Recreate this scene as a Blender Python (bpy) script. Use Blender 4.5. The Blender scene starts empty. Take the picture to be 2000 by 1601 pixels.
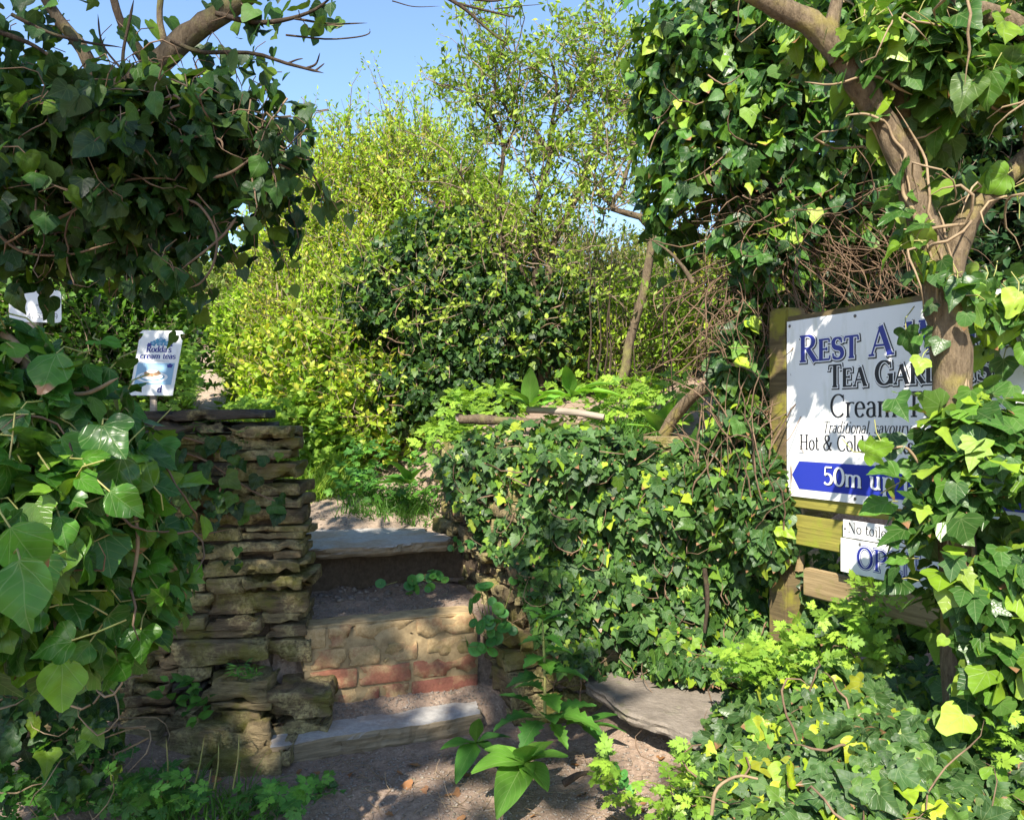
import bpy, math, random
import numpy as np
from mathutils import Vector, Matrix

# ------------------------------------------------------------------ camera, sky, sun, exposure
SC = bpy.context.scene
COL = SC.collection
F_PX, U0, V0, EYE = 1570.0, 1000.0, 820.0, 1.30
cam_d = bpy.data.cameras.new('camera')
cam = bpy.data.objects.new('camera', cam_d)
COL.objects.link(cam)
cam.location = (0, 0, EYE)
cam.rotation_euler = (math.radians(90), 0, 0)
cam_d.sensor_fit = 'HORIZONTAL'
cam_d.sensor_width = 36.0
cam_d.lens = 36.0 * F_PX / 2000.0
cam_d.shift_y = (820.0 - 800.5) / 2000.0
cam_d.clip_start = 0.05
cam_d.clip_end = 2000
SC.camera = cam

SUN_EL, SUN_AZ = math.radians(42), math.radians(14)      # azimuth: degrees towards -X from straight behind the camera
sun_dir = Vector((-math.sin(SUN_AZ) * math.cos(SUN_EL), -math.cos(SUN_AZ) * math.cos(SUN_EL), math.sin(SUN_EL)))
W = bpy.data.worlds.new('World')
SC.world = W
W.use_nodes = True
nt = W.node_tree
nt.nodes.clear()
sky = nt.nodes.new('ShaderNodeTexSky')
sky.sky_type = 'NISHITA'
sky.sun_disc = False
sky.sun_elevation = SUN_EL
sky.sun_rotation = math.atan2(sun_dir.x, sun_dir.y)
sky.altitude = 50
sky.air_density = 1.0
sky.dust_density = 0.35
sky.ozone_density = 3.0
bg = nt.nodes.new('ShaderNodeBackground')
bg.inputs['Strength'].default_value = 0.088
wo = nt.nodes.new('ShaderNodeOutputWorld')
nt.links.new(sky.outputs[0], bg.inputs[0])
nt.links.new(bg.outputs[0], wo.inputs[0])
sl = bpy.data.lights.new('sun', 'SUN')
sl.energy = 3.8
sl.angle = math.radians(0.53)
sl.color = (1.0, 0.93, 0.80)
sun = bpy.data.objects.new('sun', sl)
COL.objects.link(sun)
sun.location = (-2, -6, 9)
sun.rotation_euler = sun_dir.to_track_quat('Z', 'Y').to_euler()
SC.view_settings.view_transform = 'Standard'
SC.view_settings.look = 'None'
SC.view_settings.gamma = 1.0
SC.view_settings.exposure = 1.82
SC.view_settings.use_curve_mapping = False
SC.render.engine = 'CYCLES'
SC.cycles.max_bounces = 8
SC.cycles.diffuse_bounces = 5
SC.cycles.transmission_bounces = 5
SC.cycles.glossy_bounces = 3
SC.cycles.use_denoising = True

# ------------------------------------------------------------------ numeric helpers
RNG = np.random.default_rng(11)
random.seed(5)


def at(u, v, Y):
    return np.array([(u - U0) / F_PX * Y, Y, EYE - (v - V0) / F_PX * Y])


def atl(lst, Y):
    return np.array([at(p[0], p[1], p[2] if len(p) > 2 else Y) for p in lst])


def sm(x, a, b):
    t = np.clip((x - a) / (b - a), 0, 1)
    return t * t * (3 - 2 * t)


def _hash(i, j, k):
    n = (i * 73856093) ^ (j * 19349663) ^ (k * 83492791)
    n = (n ^ (n >> 13)) * 1274126177
    n = n & 0x7fffffff
    n = ((n >> 11) ^ n) * 2654435
    return (n & 0xffffff) / float(0xffffff)


def vnoise(p):
    p = np.asarray(p, float)
    i = np.floor(p).astype(np.int64)
    f = p - i
    f = f * f * (3 - 2 * f)
    r = 0
    for a in (0, 1):
        wa = f[..., 0] if a else 1 - f[..., 0]
        for b in (0, 1):
            wb = f[..., 1] if b else 1 - f[..., 1]
            for c in (0, 1):
                wc = f[..., 2] if c else 1 - f[..., 2]
                r = r + wa * wb * wc * _hash(i[..., 0] + a, i[..., 1] + b, i[..., 2] + c)
    return r * 2 - 1


def fbm(p, o=3):
    p = np.asarray(p, float)
    r, a = 0, 1.0
    for k in range(o):
        r = r + a * vnoise(p * 2 ** k + 17.3 * k)
        a *= .5
    return r


def nrm(a):
    a = np.asarray(a, float)
    return a / (np.linalg.norm(a, axis=-1, keepdims=True) + 1e-9)


def rvec(n):
    return nrm(RNG.normal(size=(n, 3)))


# ------------------------------------------------------------------ materials
def new_mat(name):
    m = bpy.data.materials.new(name)
    m.use_nodes = True
    m.node_tree.nodes.clear()
    return m, m.node_tree


class NB:
    """tiny node builder"""
    def __init__(s, nt): s.nt = nt

    def n(s, t, **kw):
        nd = s.nt.nodes.new('ShaderNode' + t)
        for k, v in kw.items():
            if k.startswith('i_'):
                key = k[2:]
                nd.inputs[int(key) if key.isdigit() else key].default_value = v
            else:
                setattr(nd, k, v)
        return nd

    def l(s, a, b): s.nt.links.new(a, b)

    def math(s, op, a, b=None, c=None, clamp=False):
        nd = s.n('Math', operation=op, use_clamp=clamp)
        for i, x in enumerate((a, b, c)):
            if x is None: continue
            if isinstance(x, (int, float)): nd.inputs[i].default_value = x
            else: s.l(x, nd.inputs[i])
        return nd.outputs[0]

    def ramp(s, fac, stops, interp='LINEAR'):
        nd = s.n('ValToRGB')
        cr = nd.color_ramp
        cr.interpolation = interp
        while len(cr.elements) < len(stops): cr.elements.new(0.5)
        for e, (p, c) in zip(cr.elements, stops):
            e.position = p
            e.color = (*c, 1) if len(c) == 3 else c
        s.l(fac, nd.inputs[0])
        return nd.outputs[0]

    def mix(s, fac, a, b, blend='MIX'):
        nd = s.n('Mix', data_type='RGBA', blend_type=blend)
        for sock, x in ((nd.inputs[0], fac), (nd.inputs[6], a), (nd.inputs[7], b)):
            if isinstance(x, (int, float)): sock.default_value = x
            elif isinstance(x, tuple): sock.default_value = (*x, 1)
            else: s.l(x, sock)
        return nd.outputs[2]

    def noise(s, vec, scale, detail=4, rough=.55):
        nd = s.n('TexNoise')
        nd.inputs['Scale'].default_value = scale
        nd.inputs['Detail'].default_value = detail
        nd.inputs['Roughness'].default_value = rough
        if vec is not None: s.l(vec, nd.inputs['Vector'])
        return nd.outputs['Fac']

    def mapping(s, vec, scale=(1, 1, 1), loc=(0, 0, 0), rot=(0, 0, 0)):
        nd = s.n('Mapping')
        nd.inputs['Scale'].default_value = scale
        nd.inputs['Location'].default_value = loc
        nd.inputs['Rotation'].default_value = rot
        s.l(vec, nd.inputs[0])
        return nd.outputs[0]

    def out(s, col, rough=.7, bump=None, bstr=.4, bdist=.01, spec=.4, extra=None):
        p = s.n('BsdfPrincipled')
        if isinstance(col, tuple): p.inputs['Base Color'].default_value = (*col, 1)
        else: s.l(col, p.inputs['Base Color'])
        if isinstance(rough, (int, float)): p.inputs['Roughness'].default_value = rough
        else: s.l(rough, p.inputs['Roughness'])
        p.inputs['Specular IOR Level'].default_value = spec
        if bump is not None:
            b = s.n('Bump')
            b.inputs['Strength'].default_value = bstr
            b.inputs['Distance'].default_value = bdist
            s.l(bump, b.inputs['Height'])
            s.l(b.outputs[0], p.inputs['Normal'])
        o = s.n('OutputMaterial')
        s.l(p.outputs[0], o.inputs[0])
        return p


def leaf_mat(name, stops, trans=.32, rough=.42, veins='none', vein_amt=.35, spec=.36, tmul=(1.35, 1.5, .45), interp='LINEAR', brown=0.0):
    """stops: colours over a per-leaf random number. brown: share of leaves with a dry orange edge"""
    m, t = new_mat(name)
    b = NB(t)
    att = b.n('Attribute', attribute_name='rnd').outputs['Fac']
    oi = b.n('ObjectInfo').outputs['Random']
    r = b.math('FRACT', b.math('ADD', att, oi))
    col = b.ramp(r, stops, interp)
    uvn = b.n('UVMap')
    sp = b.n('SeparateXYZ')
    b.l(uvn.outputs[0], sp.inputs[0])
    x = b.math('ABSOLUTE', b.math('SUBTRACT', sp.outputs[0], .5))
    y = sp.outputs[1]
    bumpsrc = None
    # mottled tone over each leaf
    r2 = b.math('FRACT', b.math('MULTIPLY', r, 37.7))
    ns = b.n('TexNoise', noise_dimensions='3D')
    ns.inputs['Scale'].default_value = 3.5
    cmb = b.n('CombineXYZ')
    b.l(sp.outputs[0], cmb.inputs[0]); b.l(y, cmb.inputs[1]); b.l(b.math('MULTIPLY', r, 90), cmb.inputs[2])
    b.l(cmb.outputs[0], ns.inputs['Vector'])
    mot = b.math('MULTIPLY_ADD', ns.outputs['Fac'], .7, .62)
    val = b.math('MULTIPLY', mot, b.math('MULTIPLY_ADD', r2, .5, .75))
    hsv = b.n('HueSaturation')
    b.l(col, hsv.inputs['Color']); b.l(val, hsv.inputs['Value'])
    col = hsv.outputs[0]
    if veins != 'none':
        if veins == 'palmate':
            ds = [x]
            for ang in (34, 72):
                ca, sa = math.cos(math.radians(ang)), math.sin(math.radians(ang))
                ds.append(b.math('ABSOLUTE', b.math('SUBTRACT', b.math('MULTIPLY', x, ca), b.math('MULTIPLY', y, sa))))
            d = b.math('MINIMUM', b.math('MINIMUM', ds[0], ds[1]), ds[2])
            side = b.math('FRACT', b.math('MULTIPLY', b.math('SUBTRACT', y, b.math('MULTIPLY', x, .7)), 5.5))
        else:
            d = x
            side = b.math('FRACT', b.math('MULTIPLY', b.math('SUBTRACT', y, b.math('MULTIPLY', x, .9)), 7.5))
        main = b.math('SUBTRACT', 1, b.math('DIVIDE', d, .016), clamp=True)
        sv = b.math('ABSOLUTE', b.math('SUBTRACT', side, .5))
        sv = b.math('MULTIPLY', b.math('SUBTRACT', 1, b.math('DIVIDE', sv, .09), clamp=True), .45)
        vm = b.math('MAXIMUM', main, sv)
        col = b.mix(b.math('MULTIPLY', vm, vein_amt), col, (.30, .38, .16))
        bumpsrc = b.math('SUBTRACT', b.math('MULTIPLY', ns.outputs['Fac'], .6), b.math('MULTIPLY', vm, .5))
    if brown > 0:
        r3 = b.math('FRACT', b.math('MULTIPLY', r, 113.3))
        isb = b.math('LESS_THAN', r3, brown)
        edge = b.math('ADD', b.math('MULTIPLY', b.math('ABSOLUTE', b.math('SUBTRACT', y, .35)), 1.3), b.math('MULTIPLY', ns.outputs['Fac'], .5))
        em = b.math('MULTIPLY', isb, b.math('MULTIPLY', b.math('SUBTRACT', edge, .78), 9, clamp=True))
        col = b.mix(em, col, (.25, .13, .065))
    geo = b.n('NewGeometry')
    col = b.mix(b.math('MULTIPLY', geo.outputs['Backfacing'], .3), col, (.11, .17, .05))
    p = b.n('BsdfPrincipled')
    b.l(col, p.inputs['Base Color'])
    b.l(b.math('MULTIPLY_ADD', r2, .22, rough - .08), p.inputs['Roughness'])
    p.inputs['Specular IOR Level'].default_value = spec
    if bumpsrc is not None:
        bp = b.n('Bump')
        bp.inputs['Strength'].default_value = .35
        bp.inputs['Distance'].default_value = .004
        b.l(bumpsrc, bp.inputs['Height'])
        b.l(bp.outputs[0], p.inputs['Normal'])
    tr = b.n('BsdfTranslucent')
    b.l(b.mix(1.0, col, tmul, 'MULTIPLY'), tr.inputs[0])
    mx = b.n('MixShader')
    mx.inputs[0].default_value = trans
    b.l(p.outputs[0], mx.inputs[1]); b.l(tr.outputs[0], mx.inputs[2])
    o = b.n('OutputMaterial')
    b.l(mx.outputs[0], o.inputs[0])
    return m


def simple_mat(name, col, rough=.6, nscale=0, col2=None, bscale=0, bstr=.3, bdist=.004, spec=.4, stretch=(1, 1, 1)):
    m, t = new_mat(name)
    b = NB(t)
    tc = b.n('TexCoord').outputs['Object']
    vec = b.mapping(tc, stretch)
    c = col
    if nscale and col2:
        c = b.ramp(b.noise(vec, nscale, 5, .6), [(.32, col), (.68, col2)])
    bump = b.noise(vec, bscale, 5, .6) if bscale else None
    b.out(c, rough, bump, bstr, bdist, spec)
    return m


def bark_mat(name, c1, c2, moss=None, moss_amt=.5):
    m, t = new_mat(name)
    b = NB(t)
    tc = b.n('TexCoord').outputs['Object']
    n1 = b.noise(b.mapping(tc, (42, 42, 11)), 1.5, 8, .75)
    n2 = b.noise(tc, 9, 4, .6)
    col = b.ramp(n1, [(.3, c1), (.68, c2)])
    if moss:
        col = b.mix(b.math('MULTIPLY', b.math('SUBTRACT', n2, .62 - moss_amt * .25), 6, clamp=True), col, moss)
    b.out(col, .88, b.math('ADD', n1, n2), 1.0, .014, .15)
    return m


def stone_mat(name, c1, c2, lichen=(.42, .38, .19), lich_amt=.5, moss=(.10, .11, .03), strata=1.0, moss_amt=.5):
    m, t = new_mat(name)
    b = NB(t)
    tc = b.n('TexCoord').outputs['Object']
    oi = b.n('ObjectInfo').outputs['Random']
    st = b.noise(b.mapping(tc, (11, 11, 62)), 1.0, 7, .7)
    n2 = b.noise(tc, 7, 5, .6)
    n3 = b.noise(tc, 55, 5, .7)
    col = b.ramp(st, [(.3, c1), (.7, c2)])
    hsv = b.n('HueSaturation')
    b.l(col, hsv.inputs['Color'])
    b.l(b.math('MULTIPLY_ADD', oi, .55, .72), hsv.inputs['Value'])
    b.l(b.math('MULTIPLY_ADD', oi, .03, .485), hsv.inputs['Hue'])
    col = hsv.outputs[0]
    vo = b.n('TexVoronoi')
    vo.inputs['Scale'].default_value = 26
    b.l(tc, vo.inputs['Vector'])
    spots = b.math('MULTIPLY', b.math('SUBTRACT', .36, vo.outputs['Distance']), 7, clamp=True)
    pat = b.math('MULTIPLY', b.math('SUBTRACT', n2, .60 - .2 * lich_amt), 9, clamp=True)
    grain = b.math('MULTIPLY', b.math('SUBTRACT', n3, .38), 5, clamp=True)
    lm = b.math('MULTIPLY', b.math('MAXIMUM', b.math('MULTIPLY', spots, pat), b.math('MULTIPLY', pat, .75)), grain)
    col = b.mix(lm, col, lichen)
    nm = b.noise(b.mapping(tc, (1, 1, 1), (3.1, 8, 2)), 5, 5, .65)
    mm = b.math('MULTIPLY', b.math('SUBTRACT', nm, .62 - .16 * moss_amt), 7, clamp=True)
    col = b.mix(b.math('MULTIPLY', mm, .75), col, moss)
    bump = b.math('ADD', b.math('MULTIPLY', st, 1.2 * strata), b.math('ADD', b.math('MULTIPLY', n3, .5), b.math('MULTIPLY', lm, .25)))
    b.out(col, .9, bump, 1.0, .016, .2)
    return m


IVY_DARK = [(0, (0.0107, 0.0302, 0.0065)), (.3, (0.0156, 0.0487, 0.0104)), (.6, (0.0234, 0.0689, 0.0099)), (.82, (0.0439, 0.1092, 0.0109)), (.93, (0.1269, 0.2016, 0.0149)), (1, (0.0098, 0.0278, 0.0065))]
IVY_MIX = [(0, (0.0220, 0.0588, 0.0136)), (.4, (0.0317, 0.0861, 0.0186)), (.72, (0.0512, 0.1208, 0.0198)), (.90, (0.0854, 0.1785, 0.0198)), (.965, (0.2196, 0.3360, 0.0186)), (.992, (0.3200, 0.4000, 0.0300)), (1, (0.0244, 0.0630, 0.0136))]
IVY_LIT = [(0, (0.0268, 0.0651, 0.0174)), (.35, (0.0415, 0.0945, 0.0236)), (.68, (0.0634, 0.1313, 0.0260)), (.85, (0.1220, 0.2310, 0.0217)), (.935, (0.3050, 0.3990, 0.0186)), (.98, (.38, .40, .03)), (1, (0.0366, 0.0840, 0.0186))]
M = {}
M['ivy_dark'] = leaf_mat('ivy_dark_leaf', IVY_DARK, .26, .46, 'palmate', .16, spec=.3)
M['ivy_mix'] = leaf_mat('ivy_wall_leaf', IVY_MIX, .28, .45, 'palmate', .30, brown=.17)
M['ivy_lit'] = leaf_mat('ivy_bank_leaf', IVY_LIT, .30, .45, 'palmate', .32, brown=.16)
M['ivy_big'] = leaf_mat('ivy_adult_leaf', [(0, (0.0293, 0.0924, 0.0124)), (.5, (0.0439, 0.1418, 0.0136)), (.8, (0.0732, 0.1995, 0.0149)), (.93, (0.1830, 0.3045, 0.0186)), (1, (0.0317, 0.0998, 0.0124))], .30, .36, 'palmate', .34, brown=.06)
M['ivy_tower'] = leaf_mat('ivy_tower_leaf', [(0, (0.0146, 0.0441, 0.0099)), (.4, (0.0244, 0.0788, 0.0136)), (.7, (0.0549, 0.1470, 0.0155)), (.91, (0.1464, 0.2625, 0.0186)), (.98, (0.3000, 0.3800, 0.0300)), (1, (0.0171, 0.0525, 0.0112))], .28, .40, 'palmate', .25, brown=.05)
M['ivy_tree'] = leaf_mat('ivy_trunk_leaf', [(0, (0.0268, 0.0735, 0.0149)), (.45, (0.0439, 0.1155, 0.0186)), (.74, (0.0854, 0.1890, 0.0186)), (.88, (0.2074, 0.3255, 0.0186)), (.97, (.24, .34, .04)), (1, (0.0366, 0.0840, 0.0186))], .32, .40, 'palmate', .35, brown=.08)
M['hedge'] = leaf_mat('hedge_leaf', [(0, (.13, .235, .014)), (.3, (.20, .34, .022)), (.6, (.29, .43, .028)), (.84, (.40, .50, .045)), (.94, (.46, .38, .06)), (1, (.18, .27, .02))], .46, .55)
M['hedge_green'] = leaf_mat('hedge_green_leaf', [(0, (.045, .11, .016)), (.4, (.085, .19, .02)), (.75, (.15, .28, .03)), (1, (.06, .13, .02))], .42, .5)
M['hedge_olive'] = leaf_mat('hedge_olive_leaf', [(0, (.09, .14, .025)), (.4, (.15, .21, .035)), (.75, (.22, .27, .05)), (.93, (.28, .24, .07)), (1, (.1, .15, .03))], .40, .5)
M['tree_leaf'] = leaf_mat('young_tree_leaf', [(0, (.12, .20, .025)), (.5, (.22, .33, .035)), (.85, (.34, .42, .05)), (1, (.14, .23, .03))], .42, .5)
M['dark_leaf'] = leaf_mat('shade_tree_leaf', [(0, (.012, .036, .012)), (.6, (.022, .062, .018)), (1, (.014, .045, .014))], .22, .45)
M['herb'] = leaf_mat('herb_leaf', [(0, (.11, .22, .025)), (.5, (.19, .33, .035)), (.9, (.28, .42, .045)), (1, (.13, .25, .03))], .42, .5)
M['weed'] = leaf_mat('weed_leaf', [(0, (.035, .12, .02)), (.5, (.06, .19, .025)), (.9, (.11, .27, .03)), (1, (.04, .13, .02))], .35, .5, 'pinnate', .3)
M['foxglove'] = leaf_mat('foxglove_leaf', [(0, (.10, .24, .03)), (.5, (.13, .31, .035)), (1, (.16, .34, .04))], .36, .55, 'pinnate', .5, spec=.3)
M['penny'] = leaf_mat('pennywort_leaf', [(0, (.045, .15, .035)), (.6, (.07, .22, .045)), (1, (.10, .27, .05))], .3, .4)
M['grass'] = leaf_mat('grass_blade', [(0, (.10, .22, .02)), (.5, (.18, .32, .025)), (.85, (.30, .38, .04)), (1, (.13, .25, .02))], .40, .5)
M['grass_dark'] = leaf_mat('grass_shade_blade', [(0, (.05, .14, .02)), (.5, (.08, .20, .022)), (1, (.06, .16, .02))], .38, .5)
M['dry'] = leaf_mat('dry_leaf', [(0, (.20, .085, .035)), (.5, (.30, .15, .06)), (1, (.24, .12, .06))], .15, .7)
M['bark'] = bark_mat('bark_brown', (.055, .040, .026), (.17, .13, .085), (.17, .16, .06), .35)
M['bark_dark'] = bark_mat('bark_dark', (.030, .022, .016), (.085, .062, .042), (.10, .10, .04), .2)
M['bark_right'] = bark_mat('bark_lichen', (.06, .042, .026), (.24, .18, .115), (.23, .19, .06), .35)
M['stem'] = simple_mat('ivy_stem', (.075, .046, .027), .85, 14, (.20, .13, .08), 60, .4)
M['tangle'] = simple_mat('ivy_tangle', (.06, .037, .022), .85, 9, (.17, .105, .06), 60, .4)
M['stem_pale'] = simple_mat('ivy_stem_pale', (.16, .11, .06), .8, 16, (.29, .21, .125), 60, .5)
M['stem_green'] = simple_mat('petiole_green', (.20, .25, .06), .6, 20, (.30, .24, .09))
M['twig'] = simple_mat('twig', (.12, .085, .055), .85, 12, (.25, .19, .13))
M['stone'] = stone_mat('slate_stone', (.060, .046, .026), (.27, .205, .115), lichen=(.50, .42, .20), lich_amt=.7, moss=(.15, .145, .025), moss_amt=.9)
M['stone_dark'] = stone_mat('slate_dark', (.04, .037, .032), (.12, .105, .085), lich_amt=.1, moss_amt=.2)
M['flag'] = stone_mat('flagstone', (.17, .145, .115), (.30, .26, .21), lichen=(.36, .33, .24), lich_amt=.05, moss_amt=.15, strata=.5)


def step_mat(name):
    m, t = new_mat(name)
    b = NB(t)
    tc = b.n('TexCoord').outputs['Object']
    n1 = b.noise(tc, 4.5, 6, .6)
    n2 = b.noise(tc, 40, 5, .7)
    st = b.noise(b.mapping(tc, (6, 6, 90)), 1, 6, .6)
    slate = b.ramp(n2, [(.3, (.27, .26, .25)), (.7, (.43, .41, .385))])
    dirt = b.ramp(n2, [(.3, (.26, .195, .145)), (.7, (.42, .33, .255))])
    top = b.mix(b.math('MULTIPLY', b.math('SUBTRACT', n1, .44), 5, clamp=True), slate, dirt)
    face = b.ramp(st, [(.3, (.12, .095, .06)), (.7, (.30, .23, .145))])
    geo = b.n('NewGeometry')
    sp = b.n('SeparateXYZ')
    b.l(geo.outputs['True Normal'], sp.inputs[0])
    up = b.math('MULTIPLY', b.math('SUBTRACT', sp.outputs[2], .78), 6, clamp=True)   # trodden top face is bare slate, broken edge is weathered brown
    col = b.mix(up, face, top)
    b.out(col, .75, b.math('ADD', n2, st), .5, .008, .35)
    return m


def soil_mat(name, c1, c2, c3, pebble=True):
    m, t = new_mat(name)
    b = NB(t)
    tc = b.n('TexCoord').outputs['Object']
    n1 = b.noise(tc, 2.5, 6, .6)
    n2 = b.noise(tc, 45, 6, .75)
    n3 = b.noise(tc, 13, 5, .65)
    col = b.ramp(n2, [(.28, c1), (.5, c2), (.75, c3)])
    col = b.mix(b.math('MULTIPLY', n1, .55), col, tuple(x * .75 for x in c2))
    vo = b.n('TexVoronoi')
    vo.inputs['Scale'].default_value = 75
    b.l(tc, vo.inputs['Vector'])
    sel = b.math('MULTIPLY', b.math('LESS_THAN', vo.outputs['Distance'], .30), b.math('GREATER_THAN', b.noise(tc, 30, 2), .56))
    if pebble: col = b.mix(b.math('MULTIPLY', sel, .6), col, (.42, .36, .29))
    b.out(col, .93, b.math('ADD', b.math('ADD', n2, n3), b.math('MULTIPLY', sel, .4)), .9, .012, .15)
    return m


def brick_mat(name, red, amt):
    m, t = new_mat(name)
    b = NB(t)
    tc = b.n('TexCoord').outputs['Object']
    oi = b.n('ObjectInfo').outputs['Random']
    n1 = b.noise(tc, 11, 6, .65)
    n2 = b.noise(tc, 70, 5, .7)
    clay = b.ramp(n2, [(.3, red), (.7, tuple(x * 1.5 for x in red))])
    crust = b.ramp(n2, [(.3, (.30, .20, .095)), (.7, (.50, .36, .19))])
    th = b.math('SUBTRACT', b.math('ADD', n1, b.math('MULTIPLY', oi, .14)), amt)
    col = b.mix(b.math('MULTIPLY', th, 5, clamp=True), clay, crust)
    col = b.mix(b.math('MULTIPLY', b.math('SUBTRACT', b.noise(b.mapping(tc, (1, 1, 1), (4, 4, 1)), 6, 4), .56), 6, clamp=True), col, (.15, .125, .05))
    b.out(col, .9, b.math('ADD', n2, b.math('MULTIPLY', n1, .4)), .7, .006, .2)
    return m


def wood_mat(name, c1, c2, moss=None, amt=.5):
    m, t = new_mat(name)
    b = NB(t)
    tc = b.n('TexCoord').outputs['Generated']
    ob = b.n('TexCoord').outputs['Object']
    g = b.noise(b.mapping(ob, (4, 4, 90)), 1.0, 5, .6)
    col = b.ramp(g, [(.3, c1), (.7, c2)])
    if moss:
        n = b.noise(ob, 9, 5, .6)
        col = b.mix(b.math('MULTIPLY', b.math('SUBTRACT', n, .62 - .3 * amt), 6, clamp=True), col, moss)
    b.out(col, .82, g, .5, .004, .2)
    return m


M['step'] = step_mat('slate_step')
M['soil'] = soil_mat('bare_soil', (.135, .092, .068), (.275, .20, .15), (.43, .33, .255))
M['path'] = soil_mat('trodden_path', (.20, .145, .105), (.34, .26, .195), (.46, .37, .29))
M['soil_dark'] = soil_mat('dark_soil', (.045, .033, .022), (.095, .07, .048), (.16, .12, .085), False)  # darker soil without pebbles, for the wall cores and the riser
M['brick_red'] = brick_mat('brick_red', (.17, .066, .045), .54)
M['brick_mid'] = brick_mat('brick_mid', (.23, .095, .058), .52)
M['brick_ochre'] = brick_mat('brick_ochre', (.22, .105, .06), .36)
M['mortar'] = simple_mat('old_mortar', (.22, .155, .08), .95, 25, (.38, .28, .15), 70, .6)
M['wood_moss'] = wood_mat('mossy_timber', (.07, .052, .026), (.16, .12, .06), (.20, .185, .03), .5)
M['wood_lime'] = wood_mat('algae_timber', (.16, .145, .035), (.30, .27, .055), (.22, .25, .03), .4)
M['wood_pale'] = wood_mat('weathered_timber', (.17, .12, .06), (.33, .245, .13), (.17, .17, .04), .25)
M['wood_grey'] = wood_mat('grey_timber', (.15, .125, .10), (.34, .29, .24), (.12, .13, .05), .15)


def panel_mat():
    m, t = new_mat('sign_white')
    b = NB(t)
    tc = b.n('TexCoord').outputs['Object']
    n = b.noise(tc, 2.2, 5, .6)
    n2 = b.noise(b.mapping(tc, (9, 9, 2.5)), 2.0, 5, .65)
    col = b.ramp(n, [(.3, (.70, .70, .69)), (.7, (.82, .82, .82))])
    col = b.mix(b.math('MULTIPLY', b.math('SUBTRACT', n2, .54), 2.2, clamp=True), col, (.46, .47, .36))
    b.out(col, .34, None, spec=.45)
    return m


M['white'] = panel_mat()
M['navy'] = simple_mat('sign_navy', (.020, .030, .24), .35)
M['blue'] = simple_mat('sign_blue', (.024, .040, .34), .35)
M['black'] = simple_mat('sign_black', (.012, .012, .016), .4)
M['print_white'] = simple_mat('sign_print_white', (.80, .80, .80), .35)
M['grey_print'] = simple_mat('sign_print_grey', (.28, .29, .32), .5)
M['teal'] = simple_mat('print_teal', (.03, .17, .34), .5, 40, (.10, .34, .50))
M['sky_print'] = simple_mat('print_pale_blue', (.25, .42, .58), .5)
M['scone'] = simple_mat('print_brown', (.25, .13, .07), .5, 60, (.45, .30, .17))
M['metal'] = simple_mat('screw_metal', (.12, .11, .10), .45)


# ------------------------------------------------------------------ object helpers
def root(name, loc, label, cat, group=None, kind=None):
    o = bpy.data.objects.new(name, None)
    o.empty_display_size = .1
    COL.objects.link(o)
    o.location = loc
    o['label'] = label
    o['category'] = cat
    if group: o['group'] = group
    if kind: o['kind'] = kind
    return o


def tag(o, label=None, cat=None, group=None, kind=None):
    if label: o['label'] = label
    if cat: o['category'] = cat
    if group: o['group'] = group
    if kind: o['kind'] = kind
    return o


def link(me, name, parent=None, kind=None, label=None):
    """object whose mesh is in world coordinates"""
    o = bpy.data.objects.new(name, me)
    COL.objects.link(o)
    if parent is not None:
        o.parent = parent
        if parent.parent is None: o.location = -Vector(parent.location)
        # a sub-part of a part: the part itself already carries the offset
    if kind: o['kind'] = kind
    if label: o['label'] = label
    return o


def mesh_np(name, V, F, mat, uv=None, rnd=None, smooth=False):
    """V (n,3); F (k,m) uniform polygons"""
    me = bpy.data.meshes.new(name)
    V = np.ascontiguousarray(V, dtype=np.float32)
    F = np.ascontiguousarray(F, dtype=np.int32)
    k, m = F.shape
    me.vertices.add(len(V)); me.vertices.foreach_set('co', V.ravel())
    me.loops.add(k * m); me.loops.foreach_set('vertex_index', F.ravel())
    me.polygons.add(k); me.polygons.foreach_set('loop_start', np.arange(0, k * m, m, dtype=np.int32))
    if smooth: me.polygons.foreach_set('use_smooth', np.ones(k, dtype=bool))
    if uv is not None:
        l = me.uv_layers.new(name='UVMap')
        l.data.foreach_set('uv', np.ascontiguousarray(uv, dtype=np.float32).ravel())
    if rnd is not None:
        a = me.attributes.new('rnd', 'FLOAT', 'POINT')
        a.data.foreach_set('value', np.ascontiguousarray(rnd, dtype=np.float32))
    me.materials.append(mat)
    me.update(calc_edges=True)
    return me


def tubes(P, R, sides=5):
    """P (n,k,3), R (n,k) -> V, F quads"""
    P = np.asarray(P, float); R = np.asarray(R, float)
    n, k, _ = P.shape
    T = nrm(np.gradient(P, axis=1))
    mean = nrm(T.mean(axis=1))
    ref = np.where(np.abs(mean[:, 2:3]) > .75, np.array([[1., 0, 0]]), np.array([[0, 0, 1.]]))
    A = nrm(np.cross(T, ref[:, None, :]))
    B = np.cross(T, A)
    th = np.arange(sides) / sides * 2 * np.pi
    V = P[:, :, None, :] + R[:, :, None, None] * (np.cos(th)[None, None, :, None] * A[:, :, None, :] + np.sin(th)[None, None, :, None] * B[:, :, None, :])
    V = V.reshape(-1, 3)
    i = np.arange(n)[:, None, None] * k * sides
    j = np.arange(k - 1)[None, :, None] * sides
    s = np.arange(sides)[None, None, :]
    s2 = (s + 1) % sides
    F = np.stack([i + j + s, i + j + s2, i + j + sides + s2, i + j + sides + s], axis=-1).reshape(-1, 4)
    return V, F


def cat_meshes(lst):
    V, F, o = [], [], 0
    for v, f in lst:
        V.append(v); F.append(f + o); o += len(v)
    return np.concatenate(V), np.concatenate(F)


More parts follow.
